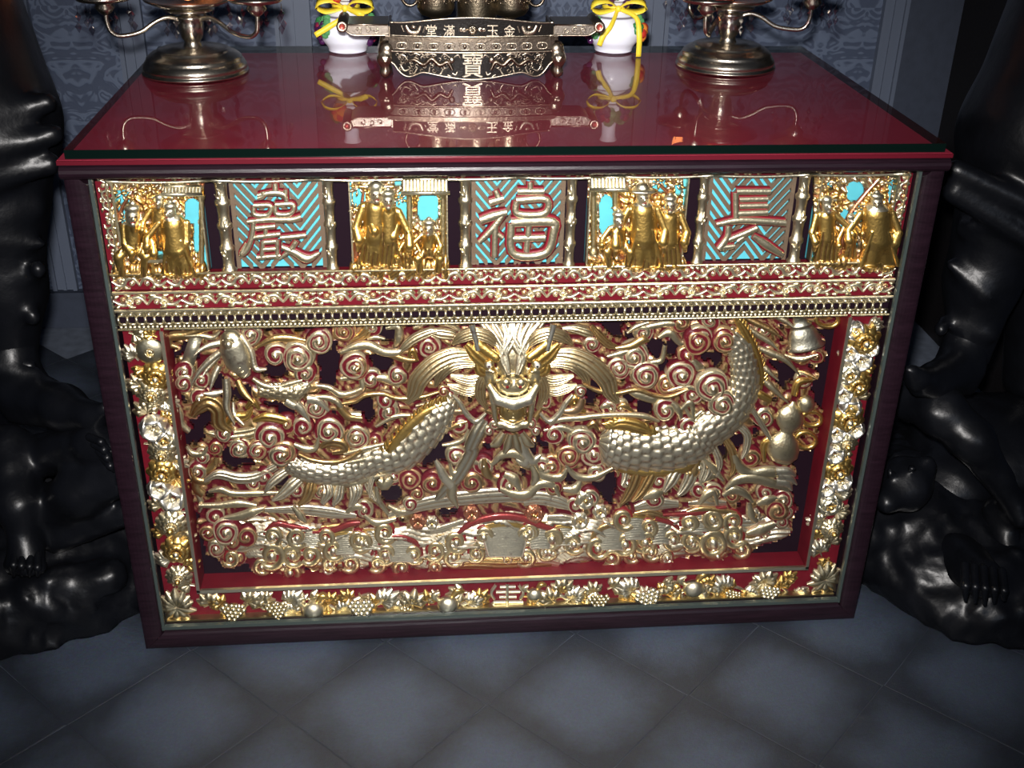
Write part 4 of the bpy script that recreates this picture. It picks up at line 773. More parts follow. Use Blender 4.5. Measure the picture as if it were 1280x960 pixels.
# ---- character panels
CP = [(289, 405), (590, 707), (884, 992)]
def stroke(g, z, pts, w, d=16):
    q = zc(z, pts); s = ZM[z][2]; rib(g, q, [a*1.45/s for a in w], d-4, .35, (.17, .012, .02, 0), (.10, .008, .014, 0), n=7, back=8, m=max(6, 4*len(pts))); return rib(g, q, [a/s for a in w], d, .55, (.74, .66, .45, 1), (.22, .014, .02, 0), n=8, back=12, m=max(6, 4*len(pts)))
CH = [[('K', [(985, 150), (985, 190)], [10, 12]), ('K', [(925, 190), (925, 215), (900, 225)], [10, 10, 8]), ('K', [(900, 212), (970, 200), (1025, 208), (1040, 240)], [8, 11, 11, 8]), ('K', [(1035, 180), (1035, 205)], [9, 9]),
       ('K', [(880, 262), (960, 262), (950, 305), (885, 305), (880, 262)], [9, 9, 9, 9, 9]), ('K', [(985, 258), (1070, 256), (1060, 300), (992, 302), (985, 258)], [9, 9, 9, 9, 9]),
       ('K', [(850, 340), (960, 330), (1060, 330), (1110, 318)], [8, 11, 11, 12]), ('K', [(880, 340), (872, 410), (850, 470), (822, 495), (845, 440)], [11, 11, 12, 12, 5]), ('K', [(890, 372), (985, 362)], [10, 9]), ('K', [(938, 370), (938, 412)], [9, 9]), ('K', [(870, 418), (940, 408), (1010, 400)], [8, 10, 9]),
       ('K', [(925, 430), (920, 510)], [9, 9]), ('K', [(995, 425), (995, 515)], [9, 9]), ('K', [(925, 440), (995, 435)], [8, 8]), ('K', [(925, 475), (995, 470)], [8, 8]), ('K', [(895, 515), (1010, 505)], [9, 9]),
       ('K', [(1010, 418), (1080, 412), (1135, 405)], [9, 10, 9]), ('K', [(1090, 430), (1060, 475), (1005, 520)], [11, 11, 5]), ('K', [(1015, 462), (1080, 490), (1140, 520), (1200, 490)], [8, 13, 17, 6])],
      [('L', [(800, 240), (865, 220)], [14, 12]), ('L', [(825, 180), (840, 215)], [10, 12]), ('L', [(755, 325), (810, 305), (880, 285)], [16, 17, 12]), ('L', [(860, 300), (815, 360), (750, 425)], [12, 13, 8]), ('L', [(825, 350), (822, 495)], [13, 12]), ('L', [(835, 385), (860, 405)], [9, 9]),
       ('L', [(930, 187), (1055, 187)], [13, 12]), ('L', [(925, 230), (1065, 225), (1055, 292), (930, 292), (925, 230)], [13, 14, 13, 14, 13]), ('L', [(990, 140), (990, 185)], [11, 11]),
       ('L', [(900, 335), (1090, 330), (1100, 380), (1060, 480), (910, 480), (900, 335)], [17, 19, 16, 15, 16, 15]), ('L', [(985, 345), (972, 470)], [12, 12]), ('L', [(910, 410), (1060, 405)], [13, 13])],
      [('M', [(533, 135), (535, 220)], [8, 8]), ('M', [(535, 133), (650, 133)], [8, 8]), ('M', [(545, 160), (640, 158)], [7, 7]), ('M', [(545, 182), (640, 180)], [7, 7]), ('M', [(540, 207), (640, 203)], [8, 8]), ('M', [(468, 243), (540, 230), (620, 232), (700, 238)], [6, 9, 9, 9]),
       ('M', [(510, 245), (505, 285), (478, 325)], [8, 8, 9]), ('M', [(478, 322), (530, 315)], [8, 6]), ('M', [(510, 295), (560, 275), (605, 255)], [7, 8, 7]), ('M', [(560, 285), (540, 300)], [8, 7]), ('M', [(590, 280), (635, 310), (690, 345)], [7, 12, 8])]]
for k_, (xa, xb) in enumerate(CP):
    ya, yb = 224-2*k_, 342-3*k_-(3 if k_ == 2 else 0)
    X0, X1 = xx_(xa), xx_(xb)
    pan = G().box((X0, .044, Z0), (X1, .050, Z1)).build('character_panel', M_TURQ, cab, False)
    X0 += .006; X1 -= .006; nc = 4; cw = (X1-X0)/nc; sp_ = .0158; G().box((X0-.006, .0375, Z0), (X0, .044, Z1), (.20, .145, .10, .6)).box((X1, .0375, Z0), (X1+.006, .044, Z1), (.20, .145, .10, .6)).build('lattice_frame', M_GILT2, pan, False)
    for c_ in range(nc):
        s_ = 1 if c_ % 2 else -1; sl = 1.25
        for j in range(-6, 16):
            za = Z0+j*sp_ if s_ > 0 else Z0+j*sp_+cw*sl; zb = za+s_*cw*sl; xl, xr = X0+c_*cw, X0+(c_+1)*cw
            pl = []
            for x, z in ((xl, za), (xr, zb)): pl.append([x, z])
            (xl, za), (xr, zb) = pl
            def cut(lim, lo):
                global xl, xr, za, zb
                for e in (0, 1):
                    z = za if e == 0 else zb
                    if (z < lim if lo else z > lim):
                        t = (lim-za)/(zb-za); nx = xl+t*(xr-xl)
                        if e == 0: xl, za = nx, lim
                        else: xr, zb = nx, lim
            if max(za, zb) < Z0+.003 or min(za, zb) > Z1-.003: continue
            cut(Z0, 1); cut(Z1, 0)
            if abs(xr-xl) < .004: continue
            h_ = .0047; g = G()
            g.add([(xl, .0385, za-h_), (xr, .0385, zb-h_), (xr, .0385, zb+h_), (xl, .0385, za+h_), (xl, .044, za-h_), (xr, .044, zb-h_), (xr, .044, zb+h_), (xl, .044, za+h_)], [(0, 1, 2, 3), (0, 4, 5, 1), (1, 5, 6, 2), (2, 6, 7, 3), (3, 7, 4, 0)], (.20, .145, .10, .6))
            g.build('lattice_bar', M_GILT2, pan, False)
    for (z, pts, w) in CH[k_]: stroke(G(), z, pts, [a*1.15 for a in w]).build('brush_stroke', M_GILT, pan, warp=WU)
# ---- figure panels
def figure(px, top, H, lean=0, face=0, arms=((-.2, .45), (.2, .45)), hat='cap', wide=1.0, seat=False, d0=10, col=YEL, beard=True):
    """small carved person in a long robe; returns geometry in photo px"""
    y = lambda f: top+f*H
    bx = lambda f: px+lean*(1-f)*H
    P = []; hr = H*.098 if not seat else H*.13
    hx, hy, hd = bx(0), y(.13), d0+8
    P += [('e', (hx, hy, hd), (hr*.85, hr*1.1, hr*.9)), ('e', (hx+face*hr*.5, hy+hr*.15, hd+hr*.85), (hr*.2, hr*.3, hr*.3)), ('c', (hx, hy+hr*.9, hd-1), (bx(.25), y(.25), d0+4), hr*.5, hr*.6)]
    if hat == 'cap': P += [('e', (hx, hy-hr*.9, hd), (hr*.95, hr*.55, hr*.9)), ('e', (hx, hy-hr*1.35, hd), (hr*.4, hr*.4, hr*.4))]
    if hat == 'brim': P += [('e', (hx, hy-hr*.8, hd), (hr*1.9, hr*.35, hr*1.4)), ('e', (hx, hy-hr*1.2, hd), (hr*.8, hr*.6, hr*.8))]
    if hat == 'wing': P += [('e', (hx, hy-hr*.9, hd), (hr*.9, hr*.7, hr*.9)), ('c', (hx-hr*2, hy-hr*.8, hd-1), (hx+hr*2, hy-hr*.8, hd-1), hr*.22, hr*.22)]
    if beard: P += [('c', (hx+face*hr*.3, hy+hr*.8, hd+hr*.5), (hx+face*hr*.4, hy+hr*2.1, hd+hr*.3), hr*.4, hr*.12)]
    sw = H*.145*wide; by = .58 if seat else .97
    P += [('c', (bx(.27)-sw*.7, y(.28), d0+3), (bx(.27)+sw*.7, y(.28), d0+3), H*.055, H*.055), ('c', (bx(.3), y(.32), d0+3), (bx(.6), y(min(.62, by)), d0+2), sw*.95, sw*1.05)]
    if seat:
        P += [('c', (bx(.6)-sw*.6, y(.62), d0+3), (bx(.6)-sw*1.5, y(.72), d0+9), sw*.75, sw*.6), ('c', (bx(.6)+sw*.6, y(.62), d0+3), (bx(.6)+sw*1.5, y(.72), d0+9), sw*.75, sw*.6),
              ('c', (bx(.6)-sw*1.5, y(.72), d0+9), (bx(.6)-sw*1.2, y(.97), d0+5), sw*.6, sw*.5), ('c', (bx(.6)+sw*1.5, y(.72), d0+9), (bx(.6)+sw*1.2, y(.97), d0+5), sw*.6, sw*.5)]
    else:
        P += [('c', (bx(.6), y(.6), d0+2), (px-sw*.5, y(.93), d0), sw*.9, sw*.75), ('c', (bx(.6), y(.6), d0+2), (px+sw*.5, y(.93), d0), sw*.9, sw*.75)]
        for f in (-.9, -.3, .3, .9): P += [('c', (bx(.55)+sw*f*.6, y(.5), d0+sw*.95), (px+sw*f*1.3, y(.95), d0+sw*.55), sw*.09, sw*.16)]
        for f in (-1, 1): P += [('e', (px+f*sw*.6, y(.97), d0+sw*.5), (sw*.42, H*.022, sw*.5))]
    P += [('c', (bx(.55)-sw*.9, y(.56), d0+5), (bx(.55)+sw*.9, y(.55), d0+5), sw*.3, sw*.3)]
    for s_, (ax_, ay_) in zip((-1, 1), arms):
        sx_ = bx(.28)+s_*sw*1.05; ex, ey = sx_+ax_*H*.5+s_*H*.03, y(.28+ay_*.5); hx2, hy2 = bx(.4)+s_*sw*.7+ax_*H*.9, y(.28+ay_*.75)
        P += [('c', (sx_, y(.29), d0+4), (ex, ey, d0+8), H*.048, H*.05), ('c', (ex, ey, d0+8), (hx2, hy2, d0+13), H*.05, H*.065), ('c', (hx2, hy2, d0+13), (hx2+s_*1, hy2+H*.13, d0+9), H*.05, H*.03), ('e', (hx2-s_*H*.01, hy2-H*.02, d0+15), (H*.03, H*.03, H*.03))]
    V, F = sdf(P, max(.62, H/130), 1.6, None)
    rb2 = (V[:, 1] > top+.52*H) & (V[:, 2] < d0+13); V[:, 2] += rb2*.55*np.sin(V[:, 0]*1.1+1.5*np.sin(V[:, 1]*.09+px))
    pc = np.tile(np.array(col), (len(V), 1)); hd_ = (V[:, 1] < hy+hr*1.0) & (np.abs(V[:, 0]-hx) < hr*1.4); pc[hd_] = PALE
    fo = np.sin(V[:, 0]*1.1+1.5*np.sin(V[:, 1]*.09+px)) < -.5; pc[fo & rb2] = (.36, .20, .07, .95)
    g = G().add(V, F, pc)
    for s_ in (-1, 1): g.ball((hx+face*hr*.35+s_*hr*.36, hy-hr*.1, hd+hr*.82), hr*.13, n=6, m=4, p=(.05, .02, .01, 0))
    g.tube([(hx+face*hr*.4-hr*.25, hy+hr*.55, hd+hr*.78), (hx+face*hr*.4+hr*.25, hy+hr*.55, hd+hr*.78)], hr*.09, 5, (.2, .02, .02, 0))
    return g
def tree(par, pts, w, leaf, n=10, col=RGOLD):
    g = rib(G(), pts, w, 6, 1, col, gro=2); g.build('tree_trunk', M_GILT, par, warp=WU)
    for x, y, r in leaf:
        g = G()
        for i in range(n):
            a_ = i*2.4; q = r*math.sqrt((i+.5)/n); xx, yy = x+q*math.cos(a_), y+q*math.sin(a_)
            rib(g, [(xx-r*.3*math.cos(a_), yy-r*.3*math.sin(a_)), (xx, yy), (xx+r*.35*math.cos(a_), yy+r*.35*math.sin(a_))], [.4, r*.17, .4], 8+i*.5, 1, jit(GOLD if i % 2 else YEL), n=6, m=6)
        g.build('foliage', M_GILT, par, warp=WU)
def rocks(par, x0, x1, y0, y1, seed):
    r_ = np.random.default_rng(seed); P = []
    n = int((x1-x0)/7)
    for i in range(n+1):
        x = x0+4+(x1-x0-8)*i/n; P.append(('e', (x, y1-3+r_.uniform(-1, 1), 6), (6, 4+r_.uniform(0, (y1-y0)*.55), 8+r_.uniform(0, 5))))
    V, F = sdf(P, .9, 2.0); p = np.where((np.sin(V[:, 0]*.9+V[:, 1]*1.3) > -.2)[:, None], np.array(YEL), np.array((.45, .25, .10, 1))); G().add(V, F, p).build('rockery', M_GILT, par, warp=WU)
def roof(par, x0, x1, y0, y1):
    g = G(); n = int((x1-x0)/4.2)
    for i in range(n): x = x0+(x1-x0)*(i+.5)/n; rib(g, [(x, y0), (x, y1-4)], [1.9, 2.1], [16, 22], .9, PALE, m=4, n=6)
    g.tube([(x0-2, y1-3, 24), (x1+2, y1-3, 24)], 2.6, 7, PALE); g.tube([(x0, y0, 16), (x1, y0, 16)], 2.2, 7, GOLD); g.build('pavilion_roof', M_GILT, par, warp=WU)
def column(par, x, y0, y1, r=3.5):
    g = turned('c', [(r*1.4, 0), (r*1.4, .04), (r, .06)]+[(r*(.9+.12*(i % 2)), .08+i*.05) for i in range(17)]+[(r, .92), (r*1.4, .95), (r*1.4, 1)], (x, y0), (x, y1), 9, 10, (.62, .50, .26, 1)); g.build('pavilion_column', M_GILT, par, warp=WU)
FP = [(139, 255), (438, 560), (735, 857), (1019, 1126)]
fps = []
for k_, (xa, xb) in enumerate(FP):
    X0, X1 = xx_(xa), xx_(xb)
    pan = G().box((X0, .040, Z0), (X1, .046, Z1)).build('figure_panel', M_TURQ, cab, False); fps.append(pan)
    g = G()
    for (a, b) in (((X0, Z0), (X1, Z0+.002)), ((X0, Z1-.002), (X1, Z1)), ((X0, Z0), (X0+.002, Z1)), ((X1-.002, Z0), (X1, Z1))): g.box((a[0], .024, a[1]), (b[0], .041, b[1]), GOLD)
    g.build('panel_frame', M_GILT, pan, False)
FH = [[('K', 575, 300, 34, 62), ('K', 600, 430, 14, 70), ('K', 395, 310, 20, 34), ('K', 360, 420, 16, 32), ('K', 425, 437, 16, 18), ('K', 425, 495, 9, 18), ('K', 230, 230, 38, 34), ('K', 240, 330, 27, 58), ('K', 240, 450, 19, 40)],
      [('L', 185, 230, 28, 48), ('L', 210, 440, 21, 82), ('L', 385, 280, 24, 84), ('L', 355, 405, 20, 16), ('L', 510, 275, 48, 66), ('L', 525, 480, 18, 22), ('L', 248, 170, 11, 26), ('L', 368, 150, 14, 18)],
      [('M', 105, 220, 23, 68), ('M', 203, 240, 13, 36), ('M', 195, 315, 16, 36), ('M', 310, 205, 9, 32), ('M', 282, 120, 22, 22), ('M', 345, 130, 9, 20), ('M', 118, 340, 9, 10)],
      [('M', 940, 140, 28, 32), ('M', 950, 215, 21, 30), ('M', 860, 240, 11, 30), ('M', 905, 232, 13, 32), ('M', 840, 320, 16, 28), ('M', 857, 120, 7, 12), ('M', 938, 312, 9, 12), ('M', 1065, 140, 13, 46)]]
for k_, (xa, xb) in enumerate(FP):
    ya, yb = 225+(6 if k_ == 0 else 0)-1*(k_ > 1), 343-2*k_
    gx2, gy2 = np.meshgrid(np.arange(xa+1, xb-.5, 1.6), np.arange(ya, yb, 1.6), indexing='ij'); kp = np.ones(gx2.shape, bool)
    for z, x, y, rx_, ry_ in FH[k_]:
        q = zc(z, (x, y)); s_ = ZM[z][2]; kp &= ((np.abs(gx2-q[0])/(rx_/s_))**3+(np.abs(gy2-q[1])/(ry_/s_))**3) > .9
    wx2 = gx2+3*np.sin(gy2*.16+k_)+2*np.sin(gx2*.31); wy2 = gy2+4*np.sin(gx2*.2+2*k_)
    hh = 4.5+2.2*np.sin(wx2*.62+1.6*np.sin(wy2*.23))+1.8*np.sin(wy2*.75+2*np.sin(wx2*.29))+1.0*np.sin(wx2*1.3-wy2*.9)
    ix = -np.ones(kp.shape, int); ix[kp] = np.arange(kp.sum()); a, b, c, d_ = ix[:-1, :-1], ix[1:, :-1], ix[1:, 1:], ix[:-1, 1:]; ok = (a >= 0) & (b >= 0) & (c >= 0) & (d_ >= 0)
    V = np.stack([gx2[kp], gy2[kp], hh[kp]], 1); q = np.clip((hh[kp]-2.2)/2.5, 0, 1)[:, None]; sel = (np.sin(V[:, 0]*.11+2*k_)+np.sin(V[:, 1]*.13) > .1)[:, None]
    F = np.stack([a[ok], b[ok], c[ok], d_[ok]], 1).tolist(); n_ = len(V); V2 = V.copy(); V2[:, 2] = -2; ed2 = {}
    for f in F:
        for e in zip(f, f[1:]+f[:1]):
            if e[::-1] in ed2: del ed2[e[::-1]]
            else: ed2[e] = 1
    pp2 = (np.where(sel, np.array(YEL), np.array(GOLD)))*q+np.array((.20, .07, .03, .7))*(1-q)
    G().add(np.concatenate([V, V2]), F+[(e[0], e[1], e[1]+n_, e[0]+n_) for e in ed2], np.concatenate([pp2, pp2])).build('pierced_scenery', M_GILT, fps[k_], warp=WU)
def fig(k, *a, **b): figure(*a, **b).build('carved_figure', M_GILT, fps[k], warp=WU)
# first (left)
p = fps[0]; roof(p, 205, 252, 233, 244); column(p, 251, 246, 343); rocks(p, 140, 256, 326, 345, 1); column(p, 143, 255, 335, 3)
fig(0, 166, 258, 86, seat=True, face=.5, hat='cap', d0=10, arms=((.1, .5), (.25, .5)), wide=.9); fig(0, 196, 244, 70, lean=.04, hat='wing', face=-.3, d0=6); fig(0, 224, 252, 92, lean=-.12, face=-.6, hat='cap', wide=1.25, d0=12, arms=((-.25, .4), (-.05, .5)))
tree(p, [(150, 345), (146, 300), (150, 265), (165, 240)], [3, 3, 2.5, 1.5], [(150, 244, 12), (170, 240, 10), (188, 238, 9), (155, 275, 7)])
g = G(); g.box((186, 322, 4), (214, 326, 24), GOLD); g.box((190, 326, 6), (193, 340, 20), YEL); g.box((207, 326, 6), (210, 340, 20), YEL); g.build('low_table', M_GILT, p, False, warp=WU)
# second
p = fps[1]; roof(p, 503, 560, 224, 242); column(p, 512, 243, 300, 4); column(p, 554, 243, 330, 4); rocks(p, 438, 561, 310, 340, 2)
fig(1, 468, 228, 106, lean=.02, hat='wing', face=.3, wide=1.0, d0=9, arms=((-.1, .5), (.12, .45))); fig(1, 487, 236, 98, lean=-.02, hat='cap', face=.2, wide=.85, d0=13, arms=((-.1, .3), (.2, .55))); fig(1, 536, 276, 64, seat=True, hat='cap', face=-.4, d0=11, arms=((-.3, .35), (.1, .4))); fig(1, 508, 290, 50, lean=.1, hat='none', face=.3, d0=9)
tree(p, [(446, 340), (445, 300), (450, 270), (455, 235)], [3, 3, 2.4, 1.5], [(448, 236, 10), (444, 262, 7), (500, 250, 7), (449, 300, 8)])
# third
p = fps[2]; roof(p, 738, 782, 222, 238); column(p, 743, 240, 320, 4.5); column(p, 770, 240, 262, 4); rocks(p, 736, 858, 320, 336, 3)
fig(2, 773, 266, 66, seat=True, hat='cap', face=.3, d0=11, arms=((-.25, .4), (.3, .4))); fig(2, 806, 232, 104, lean=-.03, hat='brim', face=.2, wide=1.15, d0=11, arms=((-.25, .55), (.12, .5))); fig(2, 836, 244, 92, lean=.02, hat='cap', face=-.4, wide=1.0, d0=8, arms=((-.2, .4), (.1, .45)))
tree(p, [(850, 336), (848, 290), (840, 250), (822, 230)], [3, 3, 2.5, 1.5], [(826, 228, 9), (846, 232, 10), (795, 230, 8), (850, 262, 6)])
# fourth (right)
p = fps[3]; rocks(p, 1019, 1126, 318, 333, 4)
fig(3, 1034, 246, 84, hat='wing', face=.4, d0=8, wide=.95, arms=((-.1, .5), (.3, .35))); fig(3, 1098, 240, 94, lean=-.03, hat='cap', face=-.4, wide=1.4, d0=11, arms=((-.28, .45), (.08, .5))); fig(3, 1064, 268, 62, hat='cap', face=.2, d0=7, wide=.8)
tree(p, [(1052, 333), (1056, 300), (1066, 270), (1085, 245), (1102, 226)], [2.5, 2.5, 2.2, 2, 1.4], [(1030, 232, 9), (1048, 228, 8), (1078, 262, 7), (1112, 228, 8), (1044, 262, 7), (1072, 300, 6)])
g = G()
for i in range(9): g.ball((1117, 240+i*6.5, 12), 2.8, p=PALE, n=7, m=5)
g.build('bead_tassel', M_GILT, p, warp=WU)
# ---------------------------------------------------------------- lower borders: flowers, grapes and vines
def part_board(name, lo, hi): return G().box(lo, hi).build(name, M_RED, cab, False)
bl = part_board('left_border', (-.5655, .034, .036), (-.505, .044, .569)); br = part_board('right_border', (.505, .034, .036), (.5655, .044, .569)); bb = part_board('bottom_border', (-.505, .034, .036), (.505, .044, .103))
G().box((-.5085, .0125, .100), (-.5035, .018, .569), (.62, .57, .42, 1)).build('gilded_fillet', M_GILT2, bl, False)
G().box((.5035, .0125, .100), (.5085, .018, .569), (.62, .57, .42, 1)).build('gilded_fillet', M_GILT2, br, False)
G().box((-.5085, .0125, .0985), (.5085, .018, .1045), (.74, .68, .5, 1)).build('gilded_fillet', M_GILT2, bb, False)
G().box((-.5655, .020, .0355), (.5655, .034, .0385), (.5, .42, .22, 1)).build('gilded_lip', M_GILT2, bb, False)
def leafmesh(n=5, R=20, gro=3, col=GOLD):
    g = G()
    for i in range(n):
        a_ = -PI*.5+(i-(n-1)/2)*(.62 if n < 7 else .40); rr = R*(1-.09*abs(i-(n-1)/2)); c_, s_ = math.cos(a_), math.sin(a_)
        rib(g, [(0, 0), (c_*rr*.55, s_*rr*.55), (c_*rr, s_*rr)], [R*.10, R*.27, R*.03], [3, 6, 3], .55, jit(col), gro=2, gd=.3, m=9)
    rib(g, [(0, -R*.1), (0, R*.35)], [R*.06, R*.04], 3, 1, col, m=4, n=5); return g
def grapes(seed, col=GOLD):
    g = G(); r_ = np.random.default_rng(seed)
    for j, n in enumerate((4, 5, 4, 3, 2, 1)):
        for i in range(n): g.ball(((i-(n-1)/2)*5.4+r_.uniform(-.5, .5), j*4.6-10, 7+3*math.cos((i-(n-1)/2)/3)), 3.1, n=7, m=5, p=jit(col))
    return g
ML = [local('vine_leaf', leafmesh(5, 19)), local('vine_leaf', leafmesh(5, 17, col=YEL)), local('vine_leaf', leafmesh(7, 20, col=PALE))]
MG = [local('grape_bunch', grapes(1)), local('grape_bunch', grapes(2, PALE))]
MF = [local('flower', petals(G(), 0, 0, 17, 6, 4, PALE, 2, .4)), local('flower', petals(G(), 0, 0, 17, 9, 4, YEL, 2, .35, PALE)), local('flower', petals(G(), 0, 0, 15, 5, 5, (.9, .87, .78, 1), 1, .6, GOLD)), local('flower', petals(G(), 0, 0, 17, 12, 4, GOLD, 3, .3))]
gf = G(); gf.ball((0, 0, 6), (11, 10, 9), n=14, m=9, p=PALE); rib(gf, [(-9, -4), (-14, -10), (-8, -14)], [2, 4, 1], 5, .8, GOLD); rib(gf, [(4, -8), (9, -15), (16, -13)], [2, 4, 1], 5, .8, YEL); MFr = local('peach', gf)
MM = local('medallion', petals(G().ball((0, 0, 3), (14, 14, 6), n=18, m=9, p=(.58, .54, .38, 1)), 0, 0, 5, 6, 8, GOLD))
ks = bpy.data.meshes
def vine(par, pts, n=1, amp=0):
    rib(G(), pts, [1.6, 1.9, 1.6], 3, 1, PALE, n=5, m=len(pts)*5).build('vine', M_GILT, par, warp=warper(.033, .034))
YB = .033
def pb(name, me, par, px, py, rot=0, sc=1.0):
    x, z = at(px, py, YB-.004); put(name, me, par, float(x), YB, float(z), rot, (sc, sc, sc))
# bottom row, left to right as in the photograph
for x, y, k_, r_, s_ in [(292, 762, 'g', .2, 1), (310, 752, 'l0', .9, 1), (276, 755, 'l1', -.9, .9), (347, 760, 'g', -.1, .9), (362, 752, 'l2', .8, 1), (332, 750, 'l0', -1.0, .8), (392, 760, 'p', 0, 1.1), (412, 752, 'l1', .6, .8), (378, 752, 'l0', -.6, .7), (452, 758, 'G', 0, 1.1), (478, 752, 'l2', 1.0, 1.1), (436, 748, 'l1', -.7, .8),
                          (515, 755, 'l0', .2, 1.1), (508, 765, 'g', .5, .7), (560, 753, 'p', 0, 1.1), (586, 754, 'l2', 1.2, 1.0), (545, 748, 'l0', -1, .7), (600, 765, 'l1', 2.4, .7),
                          (668, 742, 'p', 0, .8), (690, 750, 'l0', -.9, 1.1), (714, 748, 'l2', .9, 1.0), (700, 740, 'l1', 0, .8), (748, 750, 'g', 0, .9), (742, 740, 'l0', -.4, .8), (790, 738, 'l2', -.9, 1.1), (810, 745, 'G', -.4, 1.1), (826, 738, 'l1', .9, .7), (866, 733, 'p', 0, 1.1), (852, 742, 'l0', -2, .8), (884, 730, 'l1', .6, .8), (906, 735, 'l2', -.6, 1.0), (914, 744, 'g', .3, .7), (956, 728, 'l0', .3, 1.0), (960, 740, 'G', .2, .9), (984, 724, 'l1', .9, .8), (936, 742, 'l1', -2.4, .7)]:
    s_ *= 1.32
    if k_ in 'gG': pb('grape_bunch', MG[k_ == 'G'], bb, x, y, r_, s_)
    elif k_ == 'p': pb('peach', MFr, bb, x, y, r_, s_)
    else: pb('vine_leaf', ML[int(k_[1])], bb, x, y, r_, s_)
for x0, x1, y0, y1 in [(255, 330, 768, 766), (330, 420, 768, 770), (420, 520, 766, 764), (500, 612, 768, 764), (660, 740, 762, 757), (740, 840, 757, 752), (840, 940, 750, 746), (930, 1000, 746, 738)]:
    n = 7; t = np.linspace(0, 1, n); vine(bb, np.stack([x0+(x1-x0)*t, y0+(y1-y0)*t-6+9*np.sin(t*9+x0)], 1))
for i, x in enumerate(np.arange(262, 1000, 21)):
    if 612 < x < 656: continue
    yb_ = 763-(x-262)*.040+(i % 3-1)*8; x_, z_ = at(x, yb_, YB-.004); put('vine_leaf', ML[i % 3], bb, float(x_), YB+.0015, float(z_), (i*2.4) % 6.28, (1.25,)*3)
g = G()                                                              # the longevity sign in the middle
cx, cy = 634, 748
for i, wd_ in enumerate((9, 14, 10, 17, 13, 9)): rib(g, [(cx-wd_, cy-15+i*6.3), (cx+wd_*1.15, cy-15.4+i*6.3)], [1.3, 1.3], 5, .8, PALE, m=4, n=6)
rib(g, [(cx, cy-20), (cx-.5, cy+20)], [1.8, 1.8], 6, .8, PALE, m=5, n=6)
for s_ in (-1, 1): rib(g, [(cx+s_*14, cy-18), (cx+s_*20, cy-8), (cx+s_*16, cy)], [1.4, 1.9, 1.4], 5, .8, PALE, m=8, n=6); rib(g, [(cx+s_*16, cy+4), (cx+s_*20, cy+10), (cx+s_*14, cy+18)], [1.4, 1.9, 1.4], 5, .8, PALE, m=8, n=6)
g.build('longevity_sign', M_GILT, bb, warp=warper(.033, .034))
# corners and the two upright borders
def corner(par, px, py, flip):
    x, z = at(px, py, YB)
    put('corner_leaf', MCL, par, float(x), YB-.002, float(z), 0, (flip, 1, 1))
g = leafmesh(7, 34, col=GOLD)
for a_ in (0, 1, 2, 3, 4): rib(g, [(0, 0), (14*math.cos(a_*.7+.3), 14*math.sin(a_*.7+.3)), (27*math.cos(a_*.7+.2), 27*math.sin(a_*.7+.2))], [3, 7, 1], 5, .6, GOLD, gro=2)
MCL = local('corner_leaf', g); corner(bl, 222, 757, 1); corner(br, 1030, 723, -1)
def upright(par, side, seq, rs):
    for i, (py, k_, off, sc) in enumerate(seq):
        X = side*.535; 
        px = None
        # photo height -> height on the panel
        z = float(at(180 if side < 0 else 1075, py, YB-.004)[1]); rr = rs.uniform(-.5, .5)
        me, nm = {'m': (MM, 'medallion'), 'f0': (MF[0], 'flower'), 'f1': (MF[1], 'flower'), 'f2': (MF[2], 'flower'), 'f3': (MF[3], 'flower'), 'l0': (ML[0], 'vine_leaf'), 'l1': (ML[1], 'vine_leaf'), 'l2': (ML[2], 'vine_leaf'), 'g': (MG[0], 'grape_bunch'), 'p': (MFr, 'peach')}[k_]
        sc *= 1.22; put(nm, me, par, X+off, YB, z, rr+(rs.uniform(-2.5, 2.5) if k_[0] == 'l' else 0), (sc, sc, sc))
rs = np.random.default_rng(5)
upright(bl, -1, [(418, 'l0', -.014, .8), (420, 'l1', .012, .8), (439, 'm', .006, 1.1), (446, 'l2', -.018, .8), (462, 'l1', -.008, .9), (470, 'f1', .010, 1.0), (482, 'l0', -.016, .9), (492, 'f3', .0, 1.0), (502, 'l2', .016, .9), (516, 'l0', -.012, 1.0), (525, 'l1', .014, .8), (534, 'f2', -.004, 1.1), (548, 'f0', .008, 1.0), (556, 'l0', -.016, .9), (566, 'f3', .002, .95), (578, 'l2', .015, .9), (590, 'f1', -.002, 1.05), (603, 'l1', .016, .9), (610, 'f2', -.010, .95), (622, 'f2', .008, 1.1), (634, 'l0', -.014, .9), (643, 'l2', .014, .9), (656, 'f3', .0, 1.1), (668, 'l1', -.016, .9), (676, 'l0', .014, .9), (688, 'f1', .002, 1.1), (702, 'l2', -.014, .9), (708, 'l1', .014, .9), (722, 'f3', -.002, .9), (734, 'l0', .012, .9)], rs)
upright(br, 1, [(408, 'l2', .012, .8), (413, 'f2', -.012, .8), (425, 'f1', .004, 1.15), (436, 'f2', .018, .7), (440, 'f2', -.016, .8), (450, 'f2', .006, .9), (462, 'l1', .014, .9), (467, 'f0', -.010, .9), (480, 'f1', .006, 1.0), (492, 'f2', -.014, .85), (498, 'l0', .014, .9), (508, 'f2', .002, .9), (522, 'f1', .0, 1.2), (536, 'f2', .016, .8), (540, 'f2', -.014, .85), (552, 'f3', .004, .95), (566, 'f2', -.010, .85), (574, 'l0', .014, .9), (586, 'f1', .0, 1.1), (600, 'f2', .010, .9), (608, 'f2', -.014, .8), (618, 'l2', .012, .9), (628, 'f0', -.004, 1.0), (640, 'l0', .014, .9), (650, 'l2', -.010, 1.0), (660, 'f3', .008, .9), (670, 'l1', -.014, .9), (678, 'l0', .012, .9), (688, 'l2', -.004, 1.0), (700, 'l1', .012, .8)], rs)
